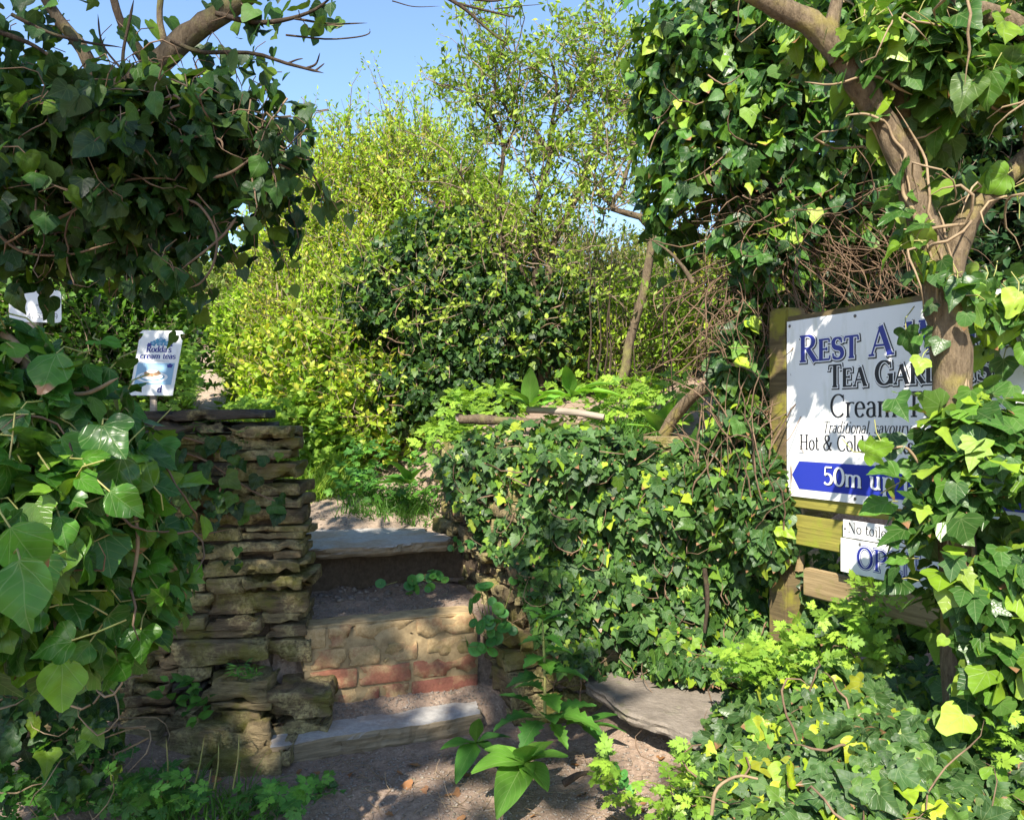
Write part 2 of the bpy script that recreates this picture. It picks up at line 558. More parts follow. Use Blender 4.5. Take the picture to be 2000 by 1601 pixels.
def spline(pts, n):
    """Catmull-Rom resample of a polyline"""
    pts = np.asarray(pts, float)
    if len(pts) == 2:
        t = np.linspace(0, 1, n)[:, None]
        return pts[0] * (1 - t) + pts[1] * t
    P = np.vstack([2 * pts[0] - pts[1], pts, 2 * pts[-1] - pts[-2]])
    out = []
    for t in np.linspace(0, len(pts) - 1 - 1e-6, n):
        i = int(t); f = t - i
        a, b, c, d = P[i:i + 4]
        out.append(.5 * ((2 * b) + (-a + c) * f + (2 * a - 5 * b + 4 * c - d) * f * f + (-a + 3 * b - 3 * c + d) * f ** 3))
    return np.array(out)


def limb(name, pts, r0, r1, mat, parent, n=16, sides=9, wob=.0, label=None, rough=.10, power=1.0):
    """one limb or trunk: tapered tube with knots, closed at the tip"""
    P = spline(pts, n)
    if wob: P = P + wob * np.stack([fbm(P * 3 + 5.1), fbm(P * 3 + 9.7), fbm(P * 3 + 2.3)], -1)
    t = np.linspace(0, 1, n) ** power
    R = r0 * (1 - t) + r1 * t
    if name in ('ivy_stem', 'twig', 'stem', 'stalk'):      # thin shoots run out to a point
        q = np.linspace(0, 1, n); R = R * np.clip((1 - q) * 7 + .12, 0, 1) * (np.clip(q * 9 + .15, 0, 1) if name == 'ivy_stem' else 1)
    V, F = tubes(P[None], R[None], sides)
    C = np.repeat(P, sides, axis=0)
    V = C + (V - C) * (1 + rough * fbm(V * 22, 2)[:, None] + rough * .8 * fbm(V * 7 + 3, 2)[:, None])
    me = mesh_np(name, V, F, mat, smooth=True)
    o = link(me, name, parent)
    if label: o['label'] = label
    return P


def wander(S, D, k, step, jit, grav=0.0, pull=None):
    """n random winding paths, (n,k,3)"""
    S = np.asarray(S, float); D = nrm(D)
    P = [S]
    for _ in range(k - 1):
        D = nrm(D + jit * RNG.normal(size=D.shape) + np.array([0, 0, grav]) + (0 if pull is None else pull * (S - P[-1])))
        P.append(P[-1] + D * (step[:, None] if isinstance(step, np.ndarray) else step))
    return np.stack(P, axis=1)


# ------------------------------------------------------------------ leaf shapes
IVY5 = [(0, .0), (.17, -.13), (.40, -.10), (.46, .02), (.37, .17), (.54, .40), (.30, .47), (.19, .72), (0, 1.0)]
IVY3 = [(0, .0), (.20, -.12), (.42, -.04), (.50, .14), (.52, .30), (.34, .42), (.20, .68), (0, 1.0)]
HEART = [(0, .0), (.18, -.10), (.40, -.06), (.52, .13), (.48, .36), (.32, .62), (.15, .83), (0, 1.0)]
ADULT = [(0, .0), (.13, -.01), (.33, .10), (.46, .30), (.44, .50), (.28, .74), (.12, .91), (0, 1.04)]
ROUND = [(0, .08), (.15, .0), (.36, .04), (.50, .24), (.50, .52), (.36, .80), (.18, .94), (0, .97)]


def lobed(half, rings=(1.0,), cup=.18, droop=.2, wave=.03, seed=0, centre=.32, fine=False):
    """leaf blade: fan of rings about a point on the midrib. returns V, F(tri), uv per vertex"""
    r = np.random.default_rng(abs(int(seed)))
    right = np.array(half, float)
    if fine: right = spline(np.column_stack([right, np.zeros(len(right))]), 2 * len(right) - 1)[:, :2]; right[0, 0] = right[-1, 0] = 0; right[1:-1, 0] = np.maximum(right[1:-1, 0], .004)
    left = right[1:-1][::-1] * np.array([-1, 1])
    out = np.vstack([right, left])
    out = out * (1 + (.025 if fine else .06) * r.normal(size=(len(out), 1)))
    c = np.array([0, centre])
    n = len(out)
    V = [c]
    for q in rings: V += list(c + (out - c) * q)
    V = np.array(V)
    F = [(0, 1 + i, 1 + (i + 1) % n) for i in range(n)]
    for k in range(len(rings) - 1):
        a, b = 1 + k * n, 1 + (k + 1) * n
        for i in range(n):
            j = (i + 1) % n
            F += [(a + i, b + i, b + j), (a + i, b + j, a + j)]
    x, y = V[:, 0], V[:, 1]
    ph = r.uniform(0, 6.28, 3)
    z = cup * np.abs(x) ** 1.3 - droop * (y - .2) ** 2 * np.sign(y - .2) + wave * np.sin(9 * x + ph[0]) * np.sin(8 * y + ph[1]) + wave * 1.2 * np.sin(3.5 * y + ph[2]) * (x * 2)
    V3 = np.stack([x, y, z], -1)
    # orient faces upward
    F = np.array(F)
    uv = np.stack([x + .5, y], -1)
    a = V3[F[:, 1]] - V3[F[:, 0]]; b = V3[F[:, 2]] - V3[F[:, 0]]
    flip = np.cross(a, b)[:, 2] < 0
    F[flip] = F[flip][:, ::-1]
    return V3, F, uv


def lance(w=.2, fold=.25, droop=.15, n=3):
    """simple narrow leaf, folded on its midrib"""
    ys = np.linspace(0, 1, n + 2)
    V, F = [(0, 0, 0)], []
    for y in ys[1:-1]:
        ww = w * math.sin(math.pi * y ** .8)
        z = -droop * y * y
        V += [(-ww, y, z + fold * ww), (0, y, z), (ww, y, z + fold * ww)]
    V.append((0, 1, -droop))
    e = len(V) - 1
    F += [(0, 2, 1), (0, 3, 2)]
    for k in range(n - 1):
        a = 1 + 3 * k
        F += [(a, a + 1, a + 4), (a, a + 4, a + 3), (a + 1, a + 2, a + 5), (a + 1, a + 5, a + 4)]
    a = 1 + 3 * (n - 1)
    F += [(a, a + 1, e), (a + 1, a + 2, e)]
    V = np.array(V, float)
    return V, np.array(F), np.stack([V[:, 0] / (2 * w) + .5, V[:, 1]], -1)


def parsley(seed=0):
    """cut compound leaf: three stalked, toothed leaflets, each with three lobes"""
    Vs, Fs, o = [], [], 0
    r = np.random.default_rng(abs(int(seed)))
    lob = [(0, 0), (.10, .12), (.30, .30), (.33, .52), (.20, .50), (.22, .78), (.10, .74), (0, 1.0)]
    for ang, L, b in ((0, .55, .45), (58, .5, .30), (-58, .5, .30), (95, .3, .2), (-95, .3, .2)):
        v, f, _ = lobed(lob, (1.0,), .1, .12, .03, seed + int(ang) + 200, .4)
        v = v * L * np.array([1.0, 1, 1])
        a = math.radians(ang + r.uniform(-8, 8))
        c, s = math.cos(a), math.sin(a)
        v = np.stack([v[:, 0] * c + v[:, 1] * s, -v[:, 0] * s + v[:, 1] * c + b, v[:, 2]], -1)
        Vs.append(v); Fs.append(f + o); o += len(v)
    Vs.append(np.array([(-.012, 0, 0), (.012, 0, 0), (.008, .5, 0), (-.008, .5, 0)])); Fs.append(np.array([(0, 1, 2), (0, 2, 3)]) + o)
    V = np.concatenate(Vs)
    return V, np.concatenate(Fs), np.stack([V[:, 0] + .5, V[:, 1]], -1)


def frames(tip, nor):
    y = nrm(tip)
    z = nor - (nor * y).sum(-1, keepdims=True) * y
    z = nrm(z)
    x = np.cross(y, z)
    return np.stack([x, y, z], axis=-1)          # columns


def leaf_cloud(name, tmpls, P, Rm, S, mat, parent, kind='stuff', smooth=True, rnd=None, clump=0):
    """many leaves in one mesh; tmpls a list of leaf shapes used in turn"""
    n = len(P)
    if n == 0: return None
    Vs, Fs, Us, Rs, o = [], [], [], [], 0
    which = np.arange(n) % len(tmpls)
    rv = RNG.random(n) if rnd is None else rnd
    if clump: rv = np.clip(.5 + .34 * fbm(P * clump + 11, 2) + .30 * (rv - .5) * 2 * .8, .0, .999)
    for k, (T, F, uv) in enumerate(tmpls):
        s = which == k
        if not s.any(): continue
        p = P[s]; m = len(T)
        V = p[:, None, :] + S[s][:, None, None] * np.einsum('nij,mj->nmi', Rm[s], T)
        Vs.append(V.reshape(-1, 3))
        Fs.append((F[None] + (np.arange(len(p)) * m)[:, None, None]).reshape(-1, 3) + o)
        Us.append(np.tile(uv[F.ravel()], (len(p), 1)))
        Rs.append(np.repeat(rv[s], m))
        o += len(p) * m
    me = mesh_np(name, np.concatenate(Vs), np.concatenate(Fs), mat, np.concatenate(Us), np.concatenate(Rs), smooth)
    return link(me, name, parent, kind)


def leaf_objects(tmpl_meshes, P, Rm, S, parent, name='leaf'):
    """each leaf an object of its own; mesh data shared between alike leaves"""
    b = np.array(parent.location)
    for i in range(len(P)):
        o = bpy.data.objects.new(name, tmpl_meshes[i % len(tmpl_meshes)])
        R = Rm[i] * S[i]
        p = P[i] - b
        o.parent = parent
        o.matrix_basis = Matrix(((R[0, 0], R[0, 1], R[0, 2], p[0]), (R[1, 0], R[1, 1], R[1, 2], p[1]), (R[2, 0], R[2, 1], R[2, 2], p[2]), (0, 0, 0, 1)))
        COL.objects.link(o)


def tmpl_mesh(name, t, mat):
    V, F, uv = t
    return mesh_np(name, V, F, mat, uv[F.ravel()], None, True)


def in_frame(P, mx=40):
    u = U0 + F_PX * P[:, 0] / np.maximum(P[:, 1], .05)
    v = V0 - F_PX * (P[:, 2] - EYE) / np.maximum(P[:, 1], .05)
    return (P[:, 1] > .2) & (u > -mx) & (u < 2000 + mx) & (v > -mx) & (v < 1601 + mx)


def split_leaves(P, S, n, prefer=None):
    """indices of the n leaves that show largest, and the rest"""
    score = S / np.maximum(P[:, 1], .3)
    if prefer is not None: score = score * prefer
    score = np.where(in_frame(P), score, -1)
    order = np.argsort(-score)
    big = order[:n]
    big = big[score[big] > 0]
    rest = np.setdiff1d(np.arange(len(P)), big)
    return big, rest


def ivy_leaves(parent, P, Rm, S, halves, mat, n_obj, seed=0, prefer=None, cup=.18, droop=.25):
    """ivy on one thing: up to n_obj single leaves + the rest as one mass"""
    hi = [tmpl_mesh('leaf_blade', lobed(h, (.35, .7, 1.0), cup * random.uniform(-.6, 2.2), droop * random.uniform(-.5, 2.8), .06, seed + i, fine=True), mat) for i, h in enumerate(halves * 4)]
    lo = [lobed(h, (1.0,), cup * random.uniform(.5, 1.4), droop * random.uniform(.2, 1.5), .02, seed + 40 + i) for i, h in enumerate(halves * 2)]
    a, b = split_leaves(P, S, n_obj, prefer)
    leaf_objects(hi, P[a], Rm[a], S[a], parent)
    leaf_cloud('foliage', lo, P[b], Rm[b], S[b], mat, parent)
    return a


def petioles(name, P, Rm, L, r, mat, parent, down=.0, frm=None):
    """thin leaf stalks running from each leaf base back into the plant"""
    n = len(P)
    y = Rm[:, :, 1]; z = Rm[:, :, 2]
    d = nrm(-y * .6 - z * .6 + .35 * RNG.normal(size=(n, 3)) + np.array([0, 0, .3 - down]))
    L = L * RNG.uniform(.6, 1.3, n)
    A = P; C = P + d * L[:, None]; B = P + (-y * .5 + d * .4) * L[:, None] * .5
    path = np.stack([A, B, C], 1)
    V, F = tubes(path, np.full((n, 3), r), 4)
    return link(mesh_np(name, V, F, mat, smooth=True), name, parent, 'stuff')


def stems(name, S, D, k, step, jit, r0, r1, mat, parent, grav=0., sides=5, extra=None, pull=3.0):
    P = wander(S, D, k, step, jit, grav, pull)
    n = len(P)
    t = np.linspace(0, 1, k)
    sc = RNG.uniform(.6, 1.4, n)[:, None]
    R = sc * ((r0 * (1 - t) + r1 * t) * np.clip((1 - t) * 4 + .15, 0, 1) * np.clip(t * 5 + .2, 0, 1))[None]
    V, F = tubes(P, R, sides)
    lst = [(V, F)] + (extra or [])
    V, F = cat_meshes(lst)
    link(mesh_np(name, V, F, mat, smooth=True), name, parent, 'stuff')
    return P


def box_mesh(name, mat, c, size, rz=0., bev=.004, rough=0., seed=0):
    """bevelled board, optionally rough"""
    import bmesh
    bm = bmesh.new()
    bmesh.ops.create_cube(bm, size=1)
    for v in bm.verts: v.co = Vector((v.co.x * size[0], v.co.y * size[1], v.co.z * size[2]))
    if bev: bmesh.ops.bevel(bm, geom=bm.edges[:], offset=bev, segments=2, affect='EDGES')
    R = Matrix.Rotation(rz, 3, 'Z')
    for v in bm.verts:
        v.co = R @ v.co + Vector(c)
    me = bpy.data.meshes.new(name)
    bm.to_mesh(me); bm.free()
    me.materials.append(mat)
    return me


def rock(name, mat, c, size, rz=0., seed=0, nx=7, ny=4, nz=4, amp=.12, strata=.05, taper=0., tilt=0., round_=.2, shear=0.):
    """split-stone block: box grid rounded at the corners, ends broken, faces layered"""
    r = np.random.default_rng(abs(int(seed)))
    g = {}
    V, F = [], []

    def ex(i, n):
        return -1.0 if i == 0 else 1.0 if i == n else -.93 + 1.86 * (i - 1) / max(1, n - 2)

    def vid(i, j, k):
        key = (i, j, k)
        if key not in g:
            g[key] = len(V)
            V.append((ex(i, nx), ex(j, ny), ex(k, nz)))
        return g[key]
    for i in range(nx):
        for j in range(ny):
            F.append((vid(i, j, 0), vid(i, j + 1, 0), vid(i + 1, j + 1, 0), vid(i + 1, j, 0)))
            F.append((vid(i, j, nz), vid(i + 1, j, nz), vid(i + 1, j + 1, nz), vid(i, j + 1, nz)))
        for k in range(nz):
            F.append((vid(i, 0, k), vid(i + 1, 0, k), vid(i + 1, 0, k + 1), vid(i, 0, k + 1)))
            F.append((vid(i, ny, k), vid(i, ny, k + 1), vid(i + 1, ny, k + 1), vid(i + 1, ny, k)))
    for j in range(ny):
        for k in range(nz):
            F.append((vid(0, j, k), vid(0, j, k + 1), vid(0, j + 1, k + 1), vid(0, j + 1, k)))
            F.append((vid(nx, j, k), vid(nx, j + 1, k), vid(nx, j + 1, k + 1), vid(nx, j, k + 1)))
    V = np.array(V, float)
    hx, hy, hz = np.array(size) / 2
    off = r.uniform(-50, 50, 3)
    # rounding of corners, measured in metres so that long stones keep square-ish ends
    rad = round_ * min(hx, hy, hz)
    Q = V * np.array([hx, hy, hz])
    inner = np.clip(Q, -np.array([hx, hy, hz]) + rad, np.array([hx, hy, hz]) - rad)
    d = Q - inner
    ln = np.linalg.norm(d, axis=1, keepdims=True)
    Q = inner + d / np.maximum(ln, 1e-9) * np.minimum(ln, rad)
    sc = min(hx, hz)
    N = np.stack([fbm(Q * 9 + off), fbm(Q * 9 + off + 31), fbm(Q * 9 + off + 57)], -1)
    Q = Q + N * amp * np.array([hz * 1.6, hz * .9, hz * .38])
    chip = np.maximum(0, fbm(Q * 24 + off + 11) - .15) * (np.abs(V) > .9).sum(1).clip(0, 2)[:, None][:, 0]
    Q = Q * (1 - (np.abs(V) > .9) * (chip * min(hz, .03) * 1.1)[:, None] / np.array([hx, hy, hz]))
    lay = vnoise(np.stack([Q[:, 0] * 2 + off[0], Q[:, 1] * 0 + off[1], Q[:, 2] * 85 + off[2]], -1))
    Q[:, 1] += strata * 1.6 * hz * lay
    Q[:, 0] += strata * hz * 1.5 * lay * np.sign(V[:, 0]) * (np.abs(V[:, 0]) > .9)
    if taper: Q[:, 2] = Q[:, 2] * (1 - taper * (V[:, 0] * .5 + .5)) + taper * hz * .4 * (V[:, 0] * .5 + .5)
    if shear: Q[:, 0] += shear * Q[:, 2]
    ct, st_ = math.cos(tilt), math.sin(tilt)
    Q = np.stack([Q[:, 0] * ct - Q[:, 2] * st_, Q[:, 1], Q[:, 0] * st_ + Q[:, 2] * ct], -1)
    c_, s_ = math.cos(rz), math.sin(rz)
    Q = np.stack([Q[:, 0] * c_ - Q[:, 1] * s_, Q[:, 0] * s_ + Q[:, 1] * c_, Q[:, 2]], -1) + np.array(c)
    me = mesh_np(name, Q, np.array(F), mat, smooth=False)
    return me


# ------------------------------------------------------------------ terrain
PHI = math.radians(22)
SE = np.array([math.cos(PHI), math.sin(PHI)]); SN = np.array([-math.sin(PHI), math.cos(PHI)])
SP0 = np.array([-.83, 3.02])


def st_pt(s, t):
    return SP0 + s * SE + t * SN


def path_x(y):
    return np.interp(y, [3.5, 4, 5, 7, 8.6, 12, 20, 40], [-.5, -.55, -1.0, -2.1, -3.15, -4.4, -8, -16])


def path_z(y):
    return np.interp(y, [3.6, 4.5, 9, 20, 60], [.68, .70, 1.645, 3.7, 6.0])


def terrain(x, y):
    x = np.asarray(x, float); y = np.asarray(y, float)
    p3 = np.stack([x, y, x * 0], -1)
    # lower ground in front of the walls
    A = .02 * fbm(p3 * 2.5) + .008 * fbm(p3 * 14)
    A = A + .16 * sm(x, .25, .55) * sm(y, 2.75, 3.3)
    A = A + .12 * sm(-x, 1.0, 1.6) * sm(y, 2.4, 3.0)
    # ivy bank on the right
    bank = .34 * sm(x, .42, .85) * (1 - sm(y, 2.55, 2.95)) * sm(y, .6, 1.6)
    A = A + bank * (1 + .25 * fbm(p3 * 3)) + .18 * sm(x, .9, 1.4) * sm(y, 2.2, 2.9)
    # upper ground
    d = x - path_x(y)
    B = path_z(y) + .46 * sm(d, .42, .95) + .28 * sm(-d, .45, 1.0) + .035 * fbm(p3 * 2.2) + .010 * fbm(p3 * 12)
    B = B + .10 * sm(d, 1.0, 3.0)
    w = sm(y, 3.50, 3.62)
    H = A * (1 - w) + B * w
    # the stair well
    s = (x - SP0[0]) * SE[0] + (y - SP0[1]) * SE[1]
    t = (x - SP0[0]) * SN[0] + (y - SP0[1]) * SN[1]
    n = .010 * fbm(p3 * 11)
    prof = np.where(t < .13, n + .01, .0)
    prof = np.where((t >= .13) & (t < .33), .072 + n * .8 + .05 * sm(t, .14, .30), prof)
    prof = np.where((t >= .33) & (t < .88), .436 + n + .045 * sm(t, .38, .85), prof)
    prof = np.where((t >= .88) & (t < 1.10), .60 + n * .5, prof)
    prof = np.where(t >= 1.10, .63 + (path_z(y) - .63 + n) * sm(t, 1.2, 1.42), prof)
    ms = sm(s, -.13, -.08) * (1 - sm(s, 1.08, 1.16)) * (1 - sm(t, 1.15, 1.5)) * (t > -.03) * (1 - sm(x + .45 * (y - 3.5), .10, .18))
    H = H * (1 - ms) + prof * ms
    return H


def axis(lo, hi, a, b, fine, n_out):
    mid = np.arange(a, b + 1e-6, fine)
    l = a - np.geomspace(fine, a - lo, n_out)[::-1]
    r = b + np.geomspace(fine, hi - b, n_out)
    return np.concatenate([l, mid, r])


gx = axis(-150, 150, -1.7, 1.9, .022, 60)
gy = axis(-60, 260, 1.9, 4.9, .022, 70)
GX, GY = np.meshgrid(gx, gy)
GZ = terrain(GX, GY)
nx_, ny_ = len(gx), len(gy)
V = np.stack([GX.ravel(), GY.ravel(), GZ.ravel()], -1)
ii = np.arange((ny_ - 1) * nx_).reshape(ny_ - 1, nx_)[:, :-1].ravel()
F = np.stack([ii, ii + 1, ii + nx_ + 1, ii + nx_], -1)
g = link(mesh_np('ground', V, F, M['soil'], smooth=True), 'ground')
tag(g, 'bare brown soil and leaf litter sloping up behind the walls', 'ground', kind='structure')

# trodden path climbing beyond the top step
ys = np.concatenate([np.arange(4.05, 6, .06), np.arange(6, 24, .2)])
cs = np.linspace(-1, 1, 13)
pv = []
for y in ys:
    w = .40 + .05 * math.sin(y * 3.1) + .04 * math.sin(y * 7.7)
    xs = path_x(y) + cs * w
    z = terrain(xs, np.full(13, y)) + .006 + .012 * (1 - cs ** 2)
    pv.append(np.stack([xs, np.full(13, y), z], -1))
pv = np.array(pv)
pn = len(ys)
ii = np.arange((pn - 1) * 13).reshape(pn - 1, 13)[:, :-1].ravel()
o = link(mesh_np('path', pv.reshape(-1, 3), np.stack([ii, ii + 1, ii + 14, ii + 13], -1), M['path'], smooth=True), 'path')
tag(o, 'narrow trodden earth path climbing left past the hedge', 'path', kind='structure')

# ------------------------------------------------------------------ left dry-stone wall
WL = root('stone_wall', (-1.4, 3.4, 0), 'lichen covered dry stone wall of stacked slate left of the steps', 'wall')


def wl_y(x):      # face of the left wall
    return 3.28 - .16 * (-.87 - x)


def wall_stone(parent, u0, u1, v0, v1, Y, proud=0., depth=.26, seed=None, mat='stone', taper=0., tilt=0., rz=.11, amp=.14, shear=0., label=None):
    a = at(u0, v1, Y); b = at(u1, v0, Y)
    size = (b[0] - a[0] + .004, depth, b[2] - a[2] + .004)
    c = ((a[0] + b[0]) / 2, Y - proud + depth / 2, (a[2] + b[2]) / 2)
    seed = seed if seed is not None else int(u0 * 7 + v0 * 13)
    me = rock('stone', M[mat], c, size, rz, seed, nx=max(6, min(16, int(size[0] / .025))), ny=5, nz=max(5, min(8, int(size[2] / .014))), amp=amp, taper=taper, tilt=tilt, shear=shear)
    return link(me, 'stone', parent, label=label)


LST = [  # u0, u1, v0, v1, proud, taper, mat
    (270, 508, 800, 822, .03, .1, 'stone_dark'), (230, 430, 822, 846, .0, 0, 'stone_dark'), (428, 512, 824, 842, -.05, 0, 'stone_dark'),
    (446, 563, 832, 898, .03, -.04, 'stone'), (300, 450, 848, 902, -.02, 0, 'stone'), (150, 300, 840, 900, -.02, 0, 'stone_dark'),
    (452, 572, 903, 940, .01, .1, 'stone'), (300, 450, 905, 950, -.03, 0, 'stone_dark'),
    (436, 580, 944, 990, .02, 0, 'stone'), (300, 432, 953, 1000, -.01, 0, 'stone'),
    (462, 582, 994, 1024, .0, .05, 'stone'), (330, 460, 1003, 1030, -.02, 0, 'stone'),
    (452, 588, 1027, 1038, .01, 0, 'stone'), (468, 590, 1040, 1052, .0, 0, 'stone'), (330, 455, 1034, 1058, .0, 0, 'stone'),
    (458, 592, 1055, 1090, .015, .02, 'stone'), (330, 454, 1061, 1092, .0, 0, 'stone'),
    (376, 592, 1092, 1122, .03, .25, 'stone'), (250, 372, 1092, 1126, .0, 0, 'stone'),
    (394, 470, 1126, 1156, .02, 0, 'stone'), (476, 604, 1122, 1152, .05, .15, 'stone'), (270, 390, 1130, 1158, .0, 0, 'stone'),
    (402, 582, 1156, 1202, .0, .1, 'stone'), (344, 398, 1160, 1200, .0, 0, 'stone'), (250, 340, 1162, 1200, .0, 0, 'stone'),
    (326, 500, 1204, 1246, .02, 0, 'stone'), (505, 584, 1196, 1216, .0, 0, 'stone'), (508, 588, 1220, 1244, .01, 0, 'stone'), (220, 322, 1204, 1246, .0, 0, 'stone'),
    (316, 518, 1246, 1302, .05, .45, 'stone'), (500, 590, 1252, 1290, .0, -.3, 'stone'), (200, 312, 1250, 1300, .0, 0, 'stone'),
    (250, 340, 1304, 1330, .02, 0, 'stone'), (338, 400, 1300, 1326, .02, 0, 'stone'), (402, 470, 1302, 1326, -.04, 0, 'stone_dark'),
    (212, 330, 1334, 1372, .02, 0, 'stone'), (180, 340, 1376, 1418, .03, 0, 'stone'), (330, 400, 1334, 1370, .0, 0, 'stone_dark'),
]
LS2 = []
for (u0, u1, v0, v1, pr, tp, mt) in LST:       # thick blocks split along their bedding into thin courses
    if v1 - v0 > 34 and abs(tp) < .3 and random.random() < .75:
        k = 3 if v1 - v0 > 50 else 2
        cuts = [v0] + sorted(v0 + (v1 - v0) * (i + random.uniform(-.18, .18)) / k for i in range(1, k)) + [v1]
        for a, b in zip(cuts[:-1], cuts[1:]):
            if u1 - u0 > 120 and random.random() < .4:
                um = random.uniform(u0 + 40, u1 - 40)
                LS2 += [(u0, um, a, b, pr + random.uniform(-.03, .015), 0, mt), (um, u1 + random.uniform(-8, 6), a, b, pr + random.uniform(-.02, .02), tp, mt)]
            else: LS2.append((u0, u1 + random.uniform(-8, 6), a, b, pr + random.uniform(-.03, .02), tp, mt))
    else: LS2.append((u0, u1, v0, v1, pr, tp, mt))
for (u0, u1, v0, v1, pr, tp, mt) in LS2:
    xm = ((u0 + u1) / 2 - U0) / F_PX * 3.25
    wall_stone(WL, u0 + 1, u1 - 1, v0 + 1, v1 - 1, wl_y(xm), pr + random.uniform(-.012, .012), .30, None, mt, tp + random.uniform(-.12, .12), random.uniform(-.03, .03), .12 + random.uniform(-.09, .09), .24)
# unseen run of the wall further left
for row in range(9):
    x = -2.9 + random.uniform(-.1, .1)
    z = .12 + row * .13
    while x < -1.62:
        w = random.uniform(.18, .4)
        c = (x + w / 2, wl_y(x + w / 2) + .13, z)
        link(rock('stone', M['stone'], c, (w - .012, .3, .118), .12, int(x * 100) + row * 77, 6, 3, 4), 'stone', WL)
        x += w
# lower stones at the foot, in front of the wall face
FST = [
    (392, 522, 1328, 1372, 3.10, .0, 0), (404, 522, 1372, 1388, 3.10, .0, 0), (402, 500, 1386, 1428, 3.12, .0, 0),
    (508, 636, 1350, 1410, 3.12, .0, .12), (516, 634, 1408, 1452, 3.12, .0, 0), (392, 520, 1424, 1490, 3.04, .0, 0),
    (310, 395, 1398, 1440, 3.12, 0, 0), (330, 420, 1428, 1494, 3.02, 0, 0), (404, 540, 1480, 1534, 2.94, 0, -.1), (306, 402, 1490, 1540, 2.95, 0, 0),
    (536, 564, 1462, 1496, 2.96, 0, 0), (296, 330, 1452, 1486, 3.02, 0, 0), (180, 300, 1420, 1470, 3.05, 0, 0), (120, 300, 1474, 1530, 2.98, 0, 0),
    (20, 178, 1400, 1500, 3.05, 0, 0),
]
for (u0, u1, v0, v1, Y, pr, tp) in FST:
    wall_stone(WL, u0 + 1, u1 - 1, v0 + 1, v1 - 1, Y, pr, .30, None, 'stone', tp, random.uniform(-.04, .04), .05 + random.uniform(-.08, .08), .18)
# earth and small stones packed in the wall's core
cx0, cx1 = -3.0, -.99
nV = []
for x in np.linspace(cx0, cx1, 40):
    for z in np.linspace(-.05, 1.22, 26):
        nV.append((x + .01 * random.random(), wl_y(x) + .045 + .02 * random.random(), z))
nV = np.array(nV)
ii = np.arange(39 * 26).reshape(39, 26)[:, :-1].ravel()
Fa = np.stack([ii, ii + 26, ii + 27, ii + 1], -1)
end = np.array([(cx1 - .28 * k / 8, wl_y(cx1) + .05 + .45 * k / 8, z) for k in range(9) for z in np.linspace(-.05, 1.22, 26)])
ii = np.arange(8 * 26).reshape(8, 26)[:, :-1].ravel()
Fb = np.stack([ii, ii + 26, ii + 27, ii + 1], -1)
topv = np.array([(x, wl_y(x) + .045 + .42 * k / 4, 1.22 + .03 * random.random()) for x in np.linspace(cx0, cx1, 40) for k in range(5)])
ii = np.arange(39 * 5).reshape(39, 5)[:, :-1].ravel()
Fc = np.stack([ii, ii + 5, ii + 6, ii + 1], -1)
V, F = cat_meshes([(nV, Fa), (end, Fb), (topv, Fc)])
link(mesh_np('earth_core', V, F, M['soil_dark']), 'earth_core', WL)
# inner return of the wall along the steps
for row in range(10):
    t0 = .34
    z = .30 + row * .10
    while t0 < 1.0:
        w = random.uniform(.14, .26)
        p = st_pt(-.115, t0 + w / 2)
        if z > .2: link(rock('stone', M['stone'], (p[0] - .10, p[1] + .04, z), (.26, w - .01, .094), PHI, int(t0 * 91) + row * 31, 5, 5, 4), 'stone', WL)
        t0 += w

# ------------------------------------------------------------------ steps


def slab(name, mat, outline, z0, z1, seed=0, edge=.012, dome=.004, grid=16):
    """flat split slate with a ragged, layered edge; outline: plan polygon (counter-clockwise)"""
    P = np.array(outline, float)
    # resample outline
    Q = []
    for a, b in zip(P, np.roll(P, -1, axis=0)):
        k = max(2, int(np.linalg.norm(b - a) / .02))
        for t in np.arange(k) / k: Q.append(a * (1 - t) + b * t)
    Q = np.array(Q)
    n = len(Q)
    c = Q.mean(0)
    layers = [(z0, -.020), (z0 + .15 * (z1 - z0), -.006), (z0 + .4 * (z1 - z0), .0), (z0 + .6 * (z1 - z0), -.003), (z1 - .15 * (z1 - z0), .002), (z1, -.008)]
    V, F = [], []
    dirs = nrm(Q - c)
    for li, (z, off) in enumerate(layers):
        q3 = np.stack([Q[:, 0] * 9, Q[:, 1] * 9, np.full(n, li * 1.7 + seed)], -1)
        w = edge * 1.9 * fbm(np.stack([Q[:, 0] * 5 + seed, Q[:, 1] * 5, Q[:, 0] * 0], -1)) + edge * .6 * fbm(q3 * 2.2)
        pp = Q + dirs * (off + w)[:, None]
        V += [np.column_stack([pp, z + .0025 * fbm(q3 * 1.3)])]
    rings = [.985, .9, .75, .5, .25]
    top = V[-1][:, :2]
    for rr in rings:
        pp = c + (top - c) * rr
        V += [np.column_stack([pp, z1 + dome * (1 - rr) + .0035 * fbm(np.stack([pp[:, 0] * 8, pp[:, 1] * 8, pp[:, 0] * 0 + seed], -1))])]
    nl = len(V)
    V = np.concatenate(V)
    Fq = []
    for l in range(nl - 1):
        i = np.arange(n); j = (i + 1) % n
        Fq.append(np.stack([l * n + i, l * n + j, (l + 1) * n + j, (l + 1) * n + i], -1))
    Fq = np.concatenate(Fq)
    V = np.vstack([V, [[c[0], c[1], z1 + dome]], [[c[0], c[1], z0]]])
    i = np.arange(n); j = (i + 1) % n
    ct = len(V) - 2
    cap = np.stack([(nl - 1) * n + i, (nl - 1) * n + j, np.full(n, ct), np.full(n, ct)], -1)
    bot = np.stack([j, i, np.full(n, ct + 1), np.full(n, ct + 1)], -1)
    me = bpy.data.meshes.new(name)
    faces = [tuple(f) for f in Fq] + [tuple(f[:3]) for f in cap] + [tuple(f[:3]) for f in bot]
    me.from_pydata([tuple(v) for v in V], [], faces)
    me.materials.append(mat)
    return me


